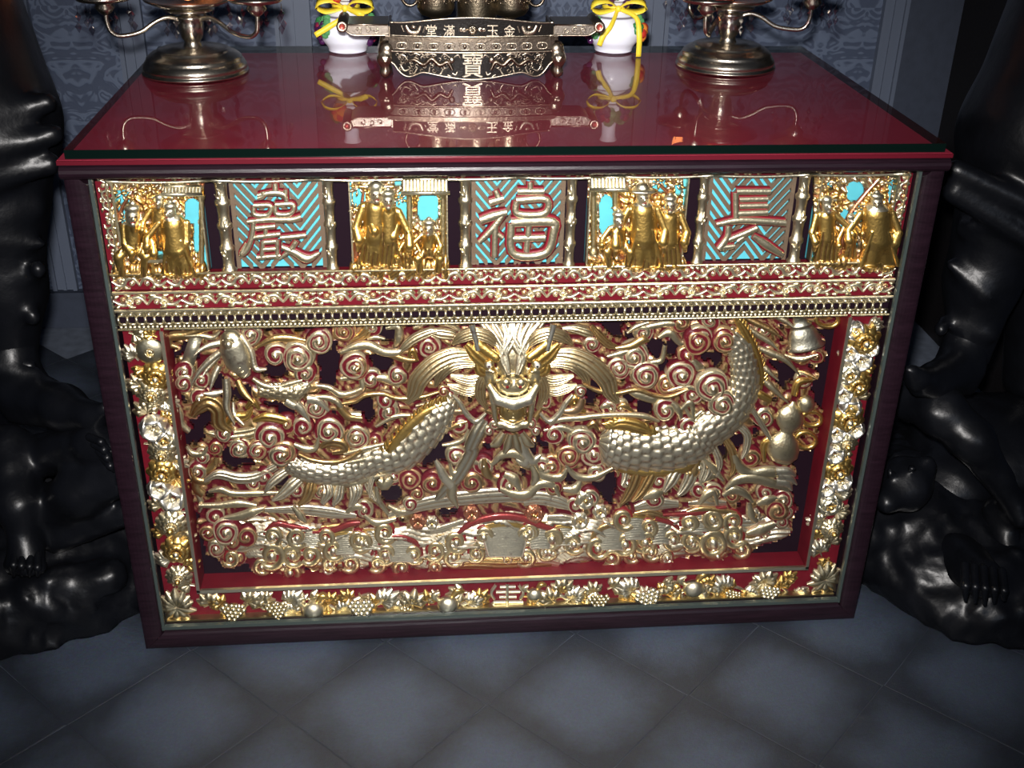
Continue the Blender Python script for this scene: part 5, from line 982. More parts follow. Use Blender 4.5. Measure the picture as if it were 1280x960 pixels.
# ================================================================ ornaments on the altar
BD = (.011, .009, .008, .12); BL = (.17, .135, .10, 1); BH = (.44, .37, .28, 1)
def glyph(ch, size, ext):
    c = bpy.data.curves.new('glyph', 'FONT'); c.body = ch; c.size = size; c.extrude = ext; c.align_x = 'CENTER'; c.align_y = 'CENTER'; c.resolution_u = 2
    o = bpy.data.objects.new('glyph', c); COL.objects.link(o); dg = bpy.context.evaluated_depsgraph_get()
    me = bpy.data.meshes.new_from_object(o.evaluated_get(dg)); bpy.data.objects.remove(o); bpy.data.curves.remove(c)
    v = np.array([p.co[:] for p in me.vertices]); f = [tuple(p.vertices) for p in me.polygons]; bpy.data.meshes.remove(me)
    ctr = (v.max(0)+v.min(0))/2; return v-[ctr[0], ctr[1], 0], f
# ---- bronze offering stand
SY = .392
st = thing('offering_stand', 'antique bronze offering stand with dragon apron, seal inscriptions and scroll arms', 'stand', (-.044, SY+.05, ZT))
def Sx(px, py=60): return float(at(px, py, SY)[0])
def Sz(py, px=589): return float(at(px, py, SY)[1])
zoff = ZT-Sz(98, 485)                                                # feet sit on the glass
def sz(py, px=589): return ZT+(98-py)*(Sz(40)-Sz(90))/50
XC = (Sx(485)+Sx(694))/2; HX = (Sx(694)-Sx(485))/2
def bow(x): return SY-.014*(1-((x-XC)/HX)**2)
def plate(name, xs, zt, zb, y_in, dep, col, par=st, mat=M_BRONZE, bowed=True, off=0.0):
    xs = np.asarray(xs); yf = np.array([bow(x) if bowed else SY for x in xs])-off
    zt = np.broadcast_to(zt, xs.shape); zb = np.broadcast_to(zb, xs.shape)
    ring = np.stack([np.stack([xs, yf, zb], 1), np.stack([xs, yf, zt], 1), np.stack([xs, yf+dep, zt], 1), np.stack([xs, yf+dep, zb], 1)], 1)
    g = G(); g.grid(ring, col, wv=True); n = len(xs); g.F += [(0, 1, 2, 3), (4*n-1, 4*n-2, 4*n-3, 4*n-4)]
    return g.build(name, mat, par, False)
xs = np.linspace(Sx(486), Sx(693), 37); u = (xs-XC)/HX
sh = 15+0*u; bot = 98.5-9.5*np.clip(np.abs(u)/.60, 0, 1)**1.6
lob = np.exp(-((np.abs(u)-.76)/.12)**2)*7; edge_ = np.clip((np.abs(u)-.86)/.10, 0, 1)*-12
apb = np.array([sz(b) for b in bot+lob+edge_])
ap = plate('apron', xs, sz(63), apb, 0, .008, BD)
g = G(); g.tube(np.stack([xs, [bow(x)-.001 for x in xs], apb+.001], 1), .0016, 6, BH, 60); g.tube(np.stack([xs, [bow(x)-.001 for x in xs], np.full(37, sz(64))], 1), .0018, 6, BH, 40); g.build('rim', M_BRONZE, ap)
oband = plate('oval_band', xs, sz(51), sz(62), 0, .100, (.14, .115, .09, .9), off=.001)
mO = G()
g = G(); th = np.linspace(0, 2*PI, 21)
o_ = np.stack([np.sign(np.cos(th))*.0062*np.abs(np.cos(th))**.5*1.35, 0*th, .0050*np.sin(th)], 1); g.tube(o_, .0011, 5, BH, 28); g.ball((0, 0, 0), (.0028, .0014, .0038), 8, 5, p=BL)
ome = bpy.data.meshes.new('oval'); ome.from_pydata(g.verts().tolist(), [], g.F); ome.materials.append(M_BRONZE)
ca = ome.color_attributes.new('paint', 'FLOAT_COLOR', 'POINT'); ca.data.foreach_set('color', np.concatenate(g.P).astype(np.float32).ravel()); ome.polygons.foreach_set('use_smooth', [True]*len(ome.polygons))
for i in range(10): x = XC+(i-4.5)*HX*.186; put('oval', ome, oband, x, bow(x)-.0022, sz(56.5))
ledge = plate('ledge', np.linspace(Sx(482), Sx(697), 25), sz(45.5), sz(50.5), 0, .104, BL, off=.004)
gu = np.linspace(Sx(488), Sx(691), 33); ug = (gu-XC)/HX
gal = plate('gallery', gu, np.array([sz(29-7.5*max(0, math.cos(x*PI/1.7))**1.3) for x in ug]), sz(45.5), 0, .006, BD, off=.0005)
zt_ = np.array([sz(29-7.5*max(0, math.cos(x*PI/1.7))**1.3) for x in ug])
g = G(); g.tube(np.stack([gu, [bow(x)+.001 for x in gu], zt_], 1), .0018, 6, BH, 50); g.tube(np.stack([gu, [bow(x)-.001 for x in gu], np.full(33, sz(44.5))], 1), .0014, 6, BH, 33); g.build('rim', M_BRONZE, gal)
plate('stand_top', np.linspace(Sx(488), Sx(691), 9), sz(44.2), sz(46), 0, .098, BD, bowed=False)
for s_ in (0, 1):                                                    # back wall of the gallery and side walls, mostly hidden
    xw = Sx(488) if s_ == 0 else Sx(691); G().box((xw-.002, SY+.002, sz(46)), (xw+.002, SY+.098, sz(34)), BL).build('gallery_side', M_BRONZE, st, False)
def inscr(ch, px, py, hpx, par, y, col=BH, wd=1.0):
    v, f = glyph(ch, 1, .03); k = hpx*.00152/(v[:, 1].max()-v[:, 1].min()); x = Sx(px, py)
    V = np.stack([x+v[:, 0]*k*wd, y-v[:, 2]*.05, sz(py)+v[:, 1]*k], 1)
    G().add(V, f, col).build('inscription', M_BRONZE, par, False)
for ch, px in (('堂', 539), ('滿', 561), ('玉', 615), ('金', 636)): inscr(ch, px, 37, 11.5, gal, bow(Sx(px))-.0015)
inscr('寶', 590, 79, 27, ap, bow(XC)-.0015, BH, .85)
def WSx(v):
    x = np.array([Sx(p) for p in v[:, 0]]) if len(v) < 400 else Sx(589)+(v[:, 0]-589)*(Sx(694)-Sx(485))/209
    z = ZT+(98-v[:, 1])*(Sz(40)-Sz(90))/50; return np.stack([x, SY-.014*(1-((x-XC)/HX)**2)-v[:, 2]*.001, z], 1)
g = G(); petals(g, 590, 36, 6.5, 8, 0, BH, 2)
for s_ in (-1, 1):
    for r_, x in ((2.2, 10), (1.8, 14)): scroll(g, 590+s_*x, 36, r_+1.5, 1.3, s_, 0, .4, nr=6, nt=12); 
g.P = [np.tile(np.array(BH), (len(p), 1)) for p in g.P]; g.build('rosette', M_BRONZE, gal, warp=WSx)
for px in (517, 661):
    g = G(); rib(g, [(px-9, 32), (px-5, 40), (px+5, 40), (px+9, 32)], [2, 3, 3, 2], 0, .6, BH); g.ball((px, 33.5, 1), (3.5, 2.5, 2), p=BH); rib(g, [(px-15, 32), (px-12, 40)], [1.2, 1.2], 0, .6, BL); rib(g, [(px+15, 32), (px+12, 40)], [1.2, 1.2], 0, .6, BL); g.build('ingot', M_BRONZE, gal, warp=WSx)
for s_ in (-1, 1):                                                   # pair of small dragons facing the sign
    g = G(); mx_ = lambda p: [(589+s_*a, b) for a, b in p]
    rib(g, mx_([(24, 86), (30, 76), (40, 80), (50, 72), (60, 80), (72, 74), (84, 78)]), [2, 3, 3.2, 3, 3, 2.4, 1], 0, .9, BL, gro=2)
    g.ball((589+s_*25, 73, 2), (4, 4.5, 3), p=BH)
    for q in ([(22, 70), (17, 67), (14, 71)], [(28, 70), (34, 66), (38, 70)], [(24, 90), (20, 92), (18, 88)], [(36, 86), (40, 92), (46, 92)], [(52, 82), (54, 90), (60, 90)], [(44, 68), (50, 66), (56, 69)], [(64, 68), (70, 66), (76, 69)], [(68, 84), (72, 91), (78, 92)], [(30, 92), (26, 95), (33, 95)], [(82, 70), (88, 68), (92, 72)], [(78, 86), (84, 88), (88, 82)]):
        rib(g, mx_(q), [.8, 1.4, .6], 0, 1, BH, n=6, m=8)
    for x, y, r in ((47, 87, 3), (62, 87, 3), (33, 70, 2.6), (58, 69, 2.6), (74, 80, 3), (86, 76, 3.4), (76, 89, 2.6), (68, 70, 2.4)): rib(g, [(589+s_*x+r*math.cos(t)*(1-t/9), y+r*math.sin(t)*(1-t/9)) for t in np.linspace(0, 6.5, 9)], [.6, .9, .5], 0, 1, BL, n=5, m=16)
    r7 = np.random.default_rng(3)
    for _ in range(60):
        uu_ = r7.uniform(20, 92); top_, bt_ = 66, 96-9*min(1, uu_/60.)+(6 if 66 < uu_ < 90 else 0)-4; y_ = r7.uniform(top_, max(top_+3, bt_)); a_ = r7.uniform(0, 6.3)
        rib(g, [(589+s_*(uu_+1.9*math.cos(a_+q)), y_+1.9*math.sin(a_+q)) for q in (0, 1.2, 2.4, 3.6)], [.35, .65, .3], 0, 1, BH if _ % 3 else BL, n=5, m=7)
    g.build('dragon_relief', M_BRONZE, ap, warp=WSx)
for sx_ in (-1, 1):
    for yy in (SY+.006, SY+.088):
        xl = XC+sx_*(HX+.002); zt2 = sz(62); P_ = [('c', (xl, yy, zt2), (xl+sx_*.006, yy-.002, ZT+.030), .013, .0105), ('c', (xl+sx_*.006, yy-.002, ZT+.030), (xl+sx_*.001, yy, ZT+.012), .0105, .0085), ('c', (xl+sx_*.001, yy, ZT+.012), (xl+sx_*.004, yy-.002, ZT+.009), .0088, .0092),
              ('e', (xl+sx_*.003, yy-.009, sz(73)), (.0115, .008, .0105)), ('e', (xl+sx_*.003-.0035, yy-.015, sz(71)), (.0022, .002, .0022)), ('e', (xl+sx_*.003+.0035, yy-.015, sz(71)), (.0022, .002, .0022)), ('e', (xl+sx_*.003, yy-.016, sz(75.5)), (.004, .003, .0025)),
              ('e', (xl+sx_*.003-.007, yy-.010, sz(68)), (.003, .003, .003)), ('e', (xl+sx_*.003+.007, yy-.010, sz(68)), (.003, .003, .003)), ('c', (xl+sx_*.003, yy-.010, sz(78)), (xl+sx_*.003, yy-.008, ZT+.008), .0018, .0018)]
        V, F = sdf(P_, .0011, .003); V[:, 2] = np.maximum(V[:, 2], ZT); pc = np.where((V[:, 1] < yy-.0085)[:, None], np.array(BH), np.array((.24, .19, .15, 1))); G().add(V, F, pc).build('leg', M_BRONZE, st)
    xa = XC+sx_*(HX-.001); xb = XC+sx_*(HX+.072); zt2, zb2 = sz(33), sz(46); yf = SY+.008
    t = np.linspace(0, 1, 12); xx2 = xa+(xb-xa)*t; lo = zb2+(zt2-zb2)*np.clip((t-.72)/.28, 0, 1)**2*.8
    g = G(); ring = np.stack([np.stack([xx2, yf+0*t, lo], 1), np.stack([xx2, yf+0*t, zt2+0*t], 1), np.stack([xx2, yf+.075+0*t, zt2+0*t], 1), np.stack([xx2, yf+.075+0*t, lo], 1)], 1)
    g.grid(ring, (.20, .17, .14, .9), wv=True); g.F += [(44, 45, 46, 47), (0, 1, 2, 3)]; arm = g.build('scroll_arm', M_BRONZE, st, False)
    g = G(); g.tube([(xa, yf-.001, zt2), (xb, yf-.001, zt2)], .0014, 6, BH); g.tube(np.stack([xx2, yf-.001+0*t, lo], 1), .0014, 6, BH, 24)
    th = np.arange(20)*2*PI/20; cc = np.stack([np.cos(th), 0*th, np.sin(th)], 1); R_ = .0092; zc2 = zt2-.003
    for (r0, y_) in ((R_, yf+.078), (R_, yf-.003), (R_*.6, yf-.0045), (.004, yf-.003), (.0001, yf-.003)): g.V.append(np.array([xb, y_, zc2])+cc*r0); g.P.append(np.tile(np.array(BH if r0 > .005 else (.45, .08, .06, .6)), (20, 1))); g.n += 20
    b0 = g.n-100
    for k_ in range(4):
        for i in range(20): g.F.append((b0+k_*20+i, b0+k_*20+(i+1) % 20, b0+(k_+1)*20+(i+1) % 20, b0+(k_+1)*20+i))
    for q in range(3):                                                # leafy fretwork on the arm's face
        cx_ = xa+(xb-xa)*(.25+.2*q); zc3 = (zt2+zb2)/2; tt_ = np.linspace(0, 5.2, 10); rr_ = .0052*(1-tt_/7)
        g.tube(np.stack([cx_+sx_*rr_*np.cos(tt_+q), yf-.0012+0*tt_, zc3+rr_*np.sin(tt_+q)*(1 if q % 2 else -1)], 1), .0011, 5, BH, 20)
    g.build('arm_relief', M_BRONZE, arm)
# cups on the stand
def cup(name, label, px, r, hh, zb, grp, handle, Yc, foot=True):
    x = float(at(px, 20, Yc)[0]); z0_ = zb; t = thing(name, label, 'cup', (x, Yc, z0_), grp)
    pr = [(.0001, 0), (r*.62, 0), (r*.6, .003), (r*.16, .007), (r*.13, .013), (r*.35, .017), (r*.80, .022), (r*.97, .030), (r, .034), (r, .034+hh*.5), (r*1.02, .034+hh), (r*.94, .034+hh), (r*.9, .034+hh*.4), (.0001, .03)]
    if not foot: pr = [(.0001, 0), (r*.9, 0), (r*.95, .004), (r, .012), (r, .034+hh*.5), (r*1.05, .034+hh), (r*.96, .034+hh), (r*.9, .034+hh*.4), (.0001, .02)]
    g = G().lathe((x, Yc, z0_), pr, 26, (.30, .245, .17, 1)); g.build('bowl', M_BRONZE, t)
    g = G(); nn_ = 12
    for i in range(nn_):
        a_ = 2*PI*i/nn_
        for k_ in range(2): 
            tt_ = np.linspace(0, 5, 8); rr_ = r*.20*(1-tt_/7); zz = z0_+.038+hh*.42*k_+r*.2
            g.tube(np.stack([x+(r+.0006)*np.cos(a_+rr_*np.cos(tt_)/r), Yc+(r+.0006)*np.sin(a_+rr_*np.cos(tt_)/r), zz+rr_*np.sin(tt_)], 1), .0009, 5, BL, 12)
    g.build('cloud_relief', M_BRONZE, t)
    if handle:
        g = G(); th = np.linspace(0, 2*PI, 17); s_ = handle; g.tube(np.stack([x+s_*(r+.011)+.013*np.cos(th), Yc+0*th, z0_+.050+.015*np.sin(th)], 1), .0027, 8, BL, 40); g.build('handle', M_BRONZE, t)
ztop = sz(44.2)+.0002
cup('bronze_cup', 'small footed bronze cup with ring handle, left one on the offering stand', 545, .031, .045, ztop, None, -1, .450)
cup('incense_cup', 'straight-sided bronze cup in the middle of the offering stand', 596, .033, .07, ztop, None, 0, .452, False)
cup('bronze_cup', 'small footed bronze cup with ring handle, right one on the offering stand', 638, .031, .045, ztop, None, 1, .450)
# ---- gourd vases with fruit and a yellow bow
WHT = (.74, .77, .86, 0); INK = (.05, .02, .05, 0); GRP = (.05, .012, .06, 0); GRN = (.03, .16, .05, 0); RDF = (.42, .03, .02, 0); ORG_ = (.62, .20, .03, 0)
def vase(cx, cy, label, flip, tails):
    t = thing('gourd_vase', label, 'vase', (cx, cy, ZT), 'white gourd vases flanking the offering stand')
    key = np.array([(.030, 0), (.034, .002), (.034, .006), (.036, .012), (.044, .024), (.0495, .040), (.049, .054), (.041, .070), (.029, .082), (.022, .090), (.021, .094), (.026, .101), (.033, .112), (.035, .124), (.031, .137), (.022, .146), (.015, .151), (.013, .158), (.013, .180), (.017, .190), (.015, .190), (.011, .178)])
    VZ = .86; key[:, 1] *= VZ; zz = np.concatenate([np.linspace(0, 1, 90)]); tt_ = np.linspace(0, 1, len(key)); K = np.stack([np.interp(zz, tt_, key[:, 0]), np.interp(zz, tt_, key[:, 1])], 1)
    K[1:-1] = (K[:-2]+2*K[1:-1]+K[2:])/4
    g = G().lathe((cx, cy, ZT), [(.0001, .001)]+K.tolist(), 40, WHT); pc = g.P[0].copy().reshape(91, 40, 4)
    for i, (r, z) in enumerate([(0, 0)]+K.tolist()):
        for zl, w in ((.0615, .0010), (.0735, .0010), (.104, .0009), (.1405, .0009), (.0025, .0008)):
            if abs(z-zl*VZ) < w: pc[i] = INK
    g.P = [pc.reshape(-1, 4)]; body = g.build('vase_body', M_PORC, t)
    def surf(z, a, o=0.0):
        z = z*VZ
        r = float(np.interp(z, K[:80, 1], K[:80, 0]))+o; return np.array([cx+r*math.sin(a), cy-r*math.cos(a), ZT+z])
    def fruitset(a0, z0_, k_):
        g = G(); r_ = np.random.default_rng(k_)
        if k_ % 2 == 0:
            for i in range(16): q = surf(z0_+r_.uniform(-.022, .018), a0+r_.uniform(-.32, .32), .002); g.ball(q, .0066, 9, 6, GRP if i % 4 else (.22, .02, .05, 0))
            g.build('grape_cluster', M_PORC, t)
        else:
            for i in range(6): a_ = i*PI/3; q = surf(z0_+.009*math.sin(a_), a0+.2*math.cos(a_), .0025); g.ball(q, (.0098, .008, .0098), 10, 6, RDF if i % 2 else ORG_)
            g.ball(surf(z0_, a0, .006), .0045, 8, 6, ORG_); g.build('red_flower', M_PORC, t)
        g = G()
        for j, (da, dz) in enumerate(((.42, .006), (-.40, .012), (.34, .022))):
            for i in range(5):
                a_ = i*2*PI/5; q = surf(z0_+dz+.0065*math.sin(a_), a0+da+.13*math.cos(a_), .001); g.ball(q, (.0078, .004, .0078), 8, 5, GRN if j % 2 else (.08, .26, .10, 0))
        g.build('leaf_cluster', M_PORC, t)
    fruitset(-1.25*flip, .042, 0 if flip > 0 else 1); fruitset(1.35*flip, .040, 2 if flip > 0 else 4); fruitset(3.1, .04, 3)
    fruitset(-.55, .118, 1 if flip > 0 else 4); fruitset(.75, .118, 2)
    # ribbon
    def band(path, w, name, nrm):
        p = crom(np.array(path), 22); nrm = np.asarray(nrm, float); tg = np.gradient(p, axis=0); tg /= np.linalg.norm(tg, axis=1)[:, None]; sd = np.cross(tg, nrm); sd /= np.linalg.norm(sd, axis=1)[:, None]+1e-9
        ww = np.interp(np.linspace(0, 1, 22), np.linspace(0, 1, len(w)), w); e = .0005*nrm
        ring = np.stack([p-sd*ww[:, None]-e, p+sd*ww[:, None]-e, p+sd*ww[:, None]+e, p-sd*ww[:, None]+e], 1); g = G().grid(ring, wv=True); g.F += [(0, 1, 2, 3), (87, 86, 85, 84)]; return g.build(name, M_RIBBON, t)
    zn = .092*VZ; fr = np.array([cx, cy-.026, ZT+zn])
    th = np.linspace(0, 2*PI, 25); g = G(); ring = np.stack([np.stack([cx+(.0235+o)*np.cos(th), cy+(.0235+o)*np.sin(th), ZT+zn+h_+0*th], 1) for o, h_ in ((0, -.004), (.001, -.004), (.001, .004), (0, .004))], 1); g.grid(ring, wv=True); g.build('ribbon_collar', M_RIBBON, t)
    for s_ in (-1, 1):
        band([fr, fr+(s_*.017, -.010, .013), fr+(s_*.040, -.012, .013), fr+(s_*.049, -.006, .003), fr+(s_*.034, .002, -.006), fr+(s_*.012, .002, -.003), fr], [.002, .005, .0075, .0075, .0075, .005, .002], 'bow_loop', (0, -.25, 1) if False else (0, -.55, .83))
    for pts in tails: band([fr]+[np.array(W(px, py, yy)) for px, py, yy in pts], [.003, .004, .0048, .0045], 'ribbon_tail', (0, -1, .1))
    G().ball(fr+(0, -.003, 0), (.006, .005, .006), 10, 7).build('ribbon_knot', M_RIBBON, t); return t
vase(-.253, .598, 'white gourd vase with purple grapes and yellow bow, left of the bronze stand', 1, [[(428, 22, .548), (412, 33, .542), (394, 44, .540)], [(446, 16, .556), (455, 20, .556)]])
vase(.226, .598, 'white gourd vase with red flowers and long yellow ribbon, right of the bronze stand', -1, [[(764, 32, .545), (754, 45, .540), (749, 57, .541)], [(795, 22, .552), (799, 45, .540), (798, 71, .545)]])
# ---- brass lotus lamps with crystal drops
ome2 = None
def crystal(g, c, s): 
    v = np.array([(0, 0, 1.35), (.8, 0, .3), (.25, .76, .3), (-.65, .47, .3), (-.65, -.47, .3), (.25, -.76, .3), (0, 0, -1.2)])*s+np.asarray(c); g.add(v, [(0, i, i % 5+1) for i in range(1, 6)]+[(6, i % 5+1, i) for i in range(1, 6)])
gcr = G(); gcr.tube([(0, 0, .012), (0, 0, 0)], .0006, 5); crystal(gcr, (0, 0, -.006), .0062); crystal(gcr, (.002, 0, -.022), .0066)
cme = bpy.data.meshes.new('crystal_drop'); cme.from_pydata(gcr.verts().tolist(), [], gcr.F); cme.materials.append(M_CRYST)
gp = G(); uu = np.linspace(0, 1, 7)[:, None]; vv = np.linspace(-1, 1, 7)[None]
pw = .021*np.sin(PI*(uu*.86+.10))**.8
pp = np.stack([.030+.052*uu+0*vv-.012*(vv**2)*np.sin(PI*uu), vv*pw, .006+.040*uu**1.7+.006*vv**2], -1)
gp.grid(pp); gp.grid(pp+np.array([.0, 0, .0012])); pme = bpy.data.meshes.new('lotus_petal'); pme.from_pydata(gp.verts().tolist(), [], gp.F); pme.materials.append(M_PETAL); pme.polygons.foreach_set('use_smooth', [True]*len(pme.polygons))
M_BULB = emit_mat('glowing_bulb', (1, .32, .10), 3.0)
def lamp(cx, cy, label, arms):
    t = thing('lotus_lamp', label, 'lamp', (cx, cy, ZT), 'brass lotus lamps at the ends of the altar')
    g = G().lathe((cx, cy, ZT), [(.0001, .0005), (.084, .0005), (.0858, .002), (.0855, .0045), (.0825, .006), (.0822, .008), (.0840, .010), (.0825, .0145), (.0785, .0205), (.0760, .0225), (.0765, .0245), (.0740, .0275), (.0670, .0325), (.0580, .0355), (.0582, .0372), (.0530, .0388), (.0360, .0402), (.0350, .0412), (.0200, .0420), (.0001, .0422)], 56)
    g.build('base', M_BRASS, t)
    z0_ = ZT+.0418
    G().lathe((cx, cy, z0_), [(.016, 0), (.013, .006), (.0135, .010), (.017, .014), (.0195, .026), (.0205, .036), (.019, .041), (.022, .044), (.0215, .048), (.014, .0495), (.012, .0505), (.014, .052), (.034, .055), (.040, .057), (.040, .059), (.012, .0605)], 32).build('stem', M_BRASS, t)
    zd = z0_+.060
    dish = G().lathe((cx, cy, zd), [(.0001, 0), (.030, .001), (.055, .006), (.068, .012), (.070, .015), (.060, .013), (.03, .007), (.0001, .006)], 40).build('lotus_dish', M_BRASS, t)
    for k_ in range(2):
        for i in range(10):
            a_ = 2*PI*(i+.5*k_)/10; o = put('lotus_petal', pme, dish, cx, cy, zd+.004+.010*k_); o.rotation_euler = (0, -.30-.45*k_, a_); o.scale = (1.0-.12*k_,)*3
    G().ball((cx, cy, zd+.045), (.022, .022, .034), 18, 12).build('bulb', M_BULB, t)
    def drops(par, x, y, z, r, n, ph):
        for i in range(n):
            a_ = ph+2*PI*i/n; o = link('crystal_drop', cme, par, np.array((x+r*math.cos(a_), y+r*math.sin(a_), z))-worg(par)); o.rotation_euler.z = a_
    drops(dish, cx, cy, zd-.014, .036, 8, .3)
    for a_, R_ in arms:
        d = np.array([math.cos(a_), math.sin(a_), 0]); z_ = z0_
        P_ = [(.016, .042), (.035, .047), (.055, .041), (.080, .027), (R_-.018, .023), (R_-.004, .031), (R_, .046), (R_, .058)]
        ar = G().tube([np.array((cx, cy, z_))+d*r+np.array((0, 0, h_)) for r, h_ in P_], .0036, 10, m=50).build('lamp_arm', M_BRASS, t)
        ex, ey = cx+d[0]*R_, cy+d[1]*R_
        G().lathe((ex, ey, z_+.056), [(.004, 0), (.009, .003), (.016, .012), (.013, .017), (.016, .020), (.040, .023), (.044, .027), (.044, .030), (.020, .028), (.016, .036), (.020, .052), (.0001, .052)], 26).build('candle_cup', M_BRASS, ar)
        G().ball((ex, ey, z_+.056+.072), (.011, .011, .022), 12, 9).build('bulb', M_BULB, ar)
        drops(ar, ex, ey, z_+.061, .041, 7, a_)
    return t
lamp(-.494, .438, 'brass lotus lamp with crystal drops standing at the left end of the altar', [(math.radians(200), .128), (math.radians(-25), .125), (math.radians(88), .12)])
lamp(.402, .474, 'brass lotus lamp with crystal drops standing at the right end of the altar', [(math.radians(-8), .135), (math.radians(232), .10), (math.radians(112), .12)])
# ================================================================ dark guardian statues either side
def S(px, py, Y): return np.array(W(px, py, Y))
def Rr(rpx, Y): return rpx*(Y+1.75)/FPX
def SC_(a, b, ra, rb): return ('c', S(*a), S(*b), Rr(ra, a[2]), Rr(rb, b[2]))
def SE(a, rx, ry, rz, rot=None): return ('e', S(*a), (Rr(rx, a[2]), Rr(ry, a[2]), Rr(rz, a[2])), rot)
def org(name, prims, par, h=.0075, k=.02, disp=None, floor_=False, xmax=None, xmin=None):
    V, F = sdf(prims, h, k, disp)
    if floor_: V[:, 2] = np.maximum(V[:, 2], .0004)
    if xmax is not None: V[:, 0] = np.minimum(V[:, 0], xmax)
    if xmin is not None: V[:, 0] = np.maximum(V[:, 0], xmin)
    return mesh_obj(name, V, F, M_STATUE, par, None, True)
rock_ = lambda a: (lambda X, Y, Z: a*(np.sin(X*31+3*np.sin(Z*23+Y*9))*np.sin(Y*27+2*np.sin(X*19))+.6*np.sin(X*67+4*np.sin(Y*41))*np.sin(Z*71+2*np.sin(X*37))+.35*np.sin(X*140+Y*90)*np.sin(Z*130-Y*120)))
rough_ = lambda a, f: (lambda X, Y, Z: a*(np.sin(X*f+3*np.sin(Z*f*.6))*np.sin(Y*f*1.1+1.7)*np.sin(Z*f*.9+2*np.sin(X*f*.5))))
LX = -.6075; RX = .6075
t = thing('guardian_statue', 'black bronze guardian in armoured skirt and boots trampling a beast, left of the altar', 'statue', (-.86, .28, 0))
org('warrior', [SC_((-110, -60, .34), (-38, 150, .30), 84, 92), SC_((-50, 150, .30), (-38, 232, .30), 96, 84), SC_((-60, 165, .2), (58, 128, .24), 15, 11), SC_((-60, 200, .18), (66, 168, .22), 15, 11), SC_((-60, 235, .18), (62, 205, .22), 16, 12), SC_((-60, 262, .22), (44, 256, .24), 12, 10),
    SC_((-2, 260, .26), (6, 360, .25), 50, 44), SC_((6, 360, .25), (12, 450, .24), 44, 30), SC_((-70, 260, .36), (-64, 470, .36), 50, 34), SC_((-15, 300, .2), (52, 305, .22), 5, 5), SC_((-15, 352, .2), (52, 340, .22), 5, 5),
    SE((48, 337, .2), 8, 8, 10), SE((42, 397, .2), 8, 8, 10), SC_((-20, 456, .2), (38, 458, .2), 8, 8)], t, xmax=LX)
org('boot', [SC_((14, 440, .23), (26, 486, .22), 29, 27), SC_((26, 488, .22), (80, 508, .14), 30, 24), SC_((80, 508, .14), (116, 520, .09), 24, 15), SC_((116, 520, .09), (131, 510, .07), 13, 8), SC_((20, 520, .2), (118, 533, .09), 9, 8), SC_((-5, 462, .19), (45, 466, .19), 7, 6)], t, xmax=LX)
org('beast', [SE((-10, 590, .30), 120, 100, 62), SC_((60, 566, .16), (120, 552, .08), 26, 22), SC_((120, 552, .08), (140, 562, .05), 20, 12), SC_((62, 640, .12), (100, 615, .08), 32, 30), SC_((100, 615, .08), (158, 592, .06), 30, 24), SC_((70, 672, .1), (160, 640, .08), 20, 16),
    SC_((10, 560, .16), (22, 630, .08), 30, 26), SC_((22, 630, .08), (32, 690, .05), 25, 17), SC_((32, 690, .05), (50, 708, .03), 15, 10), SC_((32, 690, .05), (32, 712, .02), 14, 9), SC_((32, 690, .05), (14, 708, .03), 14, 9)], t, disp=rough_(.0022, 55), xmax=LX)
for i in range(4):
    org('claw', [SC_((20+i*9, 690+i, .035), (17+i*10, 706+i, .012), 5.4, 5.2), SC_((17+i*10, 706+i, .012), (17+i*10, 720, .016), 5.2, 2.6)], t, .003, .003, xmax=LX)
    org('claw', [SC_((112+i*6, 546+i*9, .045), (126+i*4, 552+i*10, .026), 5.2, 5), SC_((126+i*4, 552+i*10, .026), (137+i*2, 562+i*9, .03), 5, 2.6)], t, .003, .003, xmax=LX)
org('rock_base', [('e', (-.885, .28, .03), (.275, .30, .13)), ('e', (-.75, .20, .04), (.16, .19, .115)), ('e', (-.95, .10, .05), (.2, .16, .12)), SC_((60, 742, .04), (140, 722, .06), 26, 20), SC_((-10, 770, .02), (60, 760, .02), 26, 24)], t, .009, .03, rock_(.0075), True, xmax=LX)
t = thing('guardian_statue', 'black bronze guardian in long robe standing on a crouching beast, right of the altar', 'statue', (.90, .25, 0))
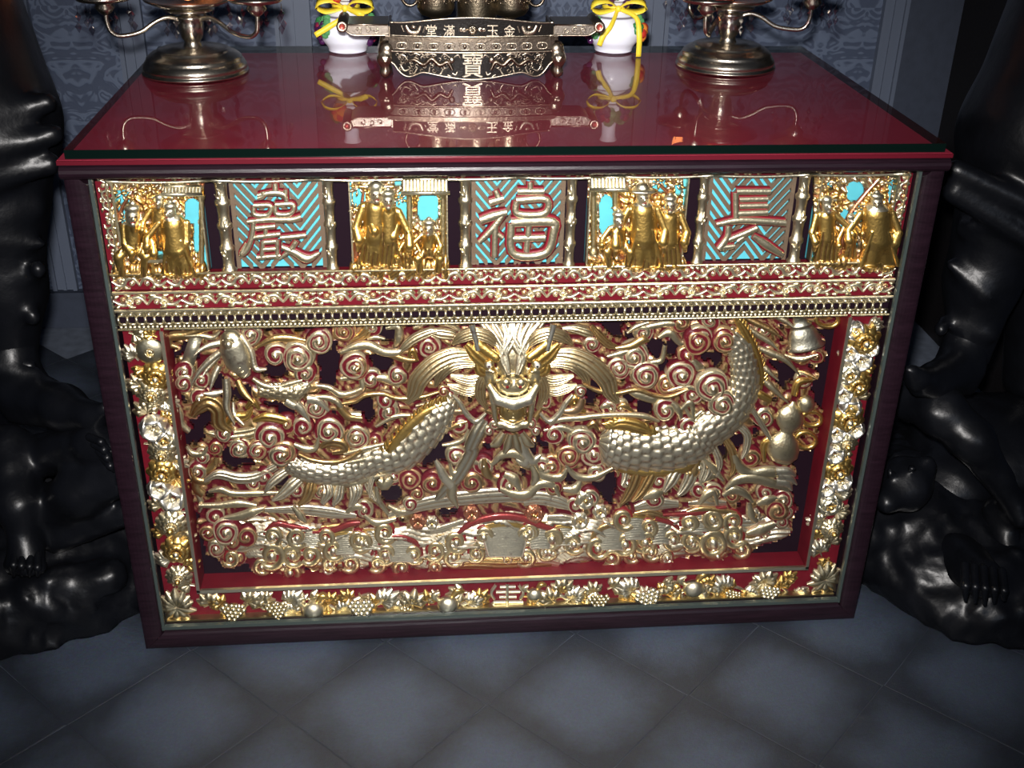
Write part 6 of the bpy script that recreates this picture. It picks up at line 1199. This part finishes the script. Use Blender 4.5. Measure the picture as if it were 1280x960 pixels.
org('warrior', [SC_((1400, -20, .34), (1310, 170, .30), 104, 96), SC_((1310, 170, .30), (1296, 262, .30), 100, 84), SC_((1196, 212, .22), (1300, 262, .18), 12, 14), SC_((1192, 240, .22), (1300, 306, .18), 13, 14), SC_((1206, 286, .24), (1300, 320, .2), 10, 10), SC_((1215, 282, .22), (1290, 288, .2), 5, 5),
    SC_((1250, 270, .27), (1228, 350, .26), 52, 44), SC_((1228, 350, .26), (1210, 440, .24), 44, 28), SC_((1320, 280, .36), (1290, 470, .36), 52, 36), SC_((1188, 330, .24), (1232, 370, .2), 6, 6), SC_((1178, 400, .24), (1240, 420, .2), 5, 5), SE((1176, 412, .22), 8, 8, 10)], t, xmin=RX)
org('boot', [SC_((1208, 425, .24), (1200, 458, .22), 28, 27), SC_((1200, 458, .22), (1168, 476, .14), 28, 22), SC_((1168, 476, .14), (1146, 474, .08), 20, 13), SC_((1146, 474, .08), (1138, 462, .07), 11, 8), SC_((1210, 486, .19), (1146, 488, .09), 8, 7)], t, xmin=RX)
org('beast', [SE((1255, 560, .28), 130, 105, 64), SC_((1140, 500, .18), (1176, 514, .12), 28, 30), SC_((1176, 514, .12), (1214, 548, .08), 30, 27), SC_((1214, 548, .08), (1268, 630, .05), 26, 17), SC_((1268, 630, .05), (1276, 650, .03), 14, 12), SE((1130, 604, .10), 36, 40, 36), SC_((1130, 610, .08), (1108, 628, .05), 24, 16), SE((1112, 590, .07), 6, 6, 6), SE((1140, 585, .06), 6, 6, 6), SE((1160, 582, .1), 12, 10, 14), SE((1190, 600, .2), 60, 60, 46),
    SC_((1150, 655, .14), (1190, 690, .08), 44, 40), SC_((1190, 690, .06), (1228, 722, -.06), 36, 28)]+[SC_((1250, 640, .08), (1262, 700, .02), 22, 18)], t, disp=rough_(.0024, 60), xmin=RX)
for i in range(5): org('claw', [SC_((1206+i*11.5, 706+i*2, -.085), (1207+i*12, 732+i*1.5, -.125), 6.2, 6), SC_((1207+i*12, 732+i*1.5, -.125), (1207+i*12, 756-abs(i-2)*3, -.118), 6, 3)], t, .003, .003, xmin=RX)
org('rock_base', [('e', (.91, .25, .03), (.30, .34, .12)), ('e', (.77, .22, .05), (.15, .22, .13)), ('e', (.84, .02, .03), (.15, .12, .09)), SC_((1110, 690, .1), (1200, 770, .0), 26, 26), SC_((1200, 772, -.02), (1290, 780, -.02), 24, 24)], t, .009, .03, rock_(.0075), True, xmin=RX)
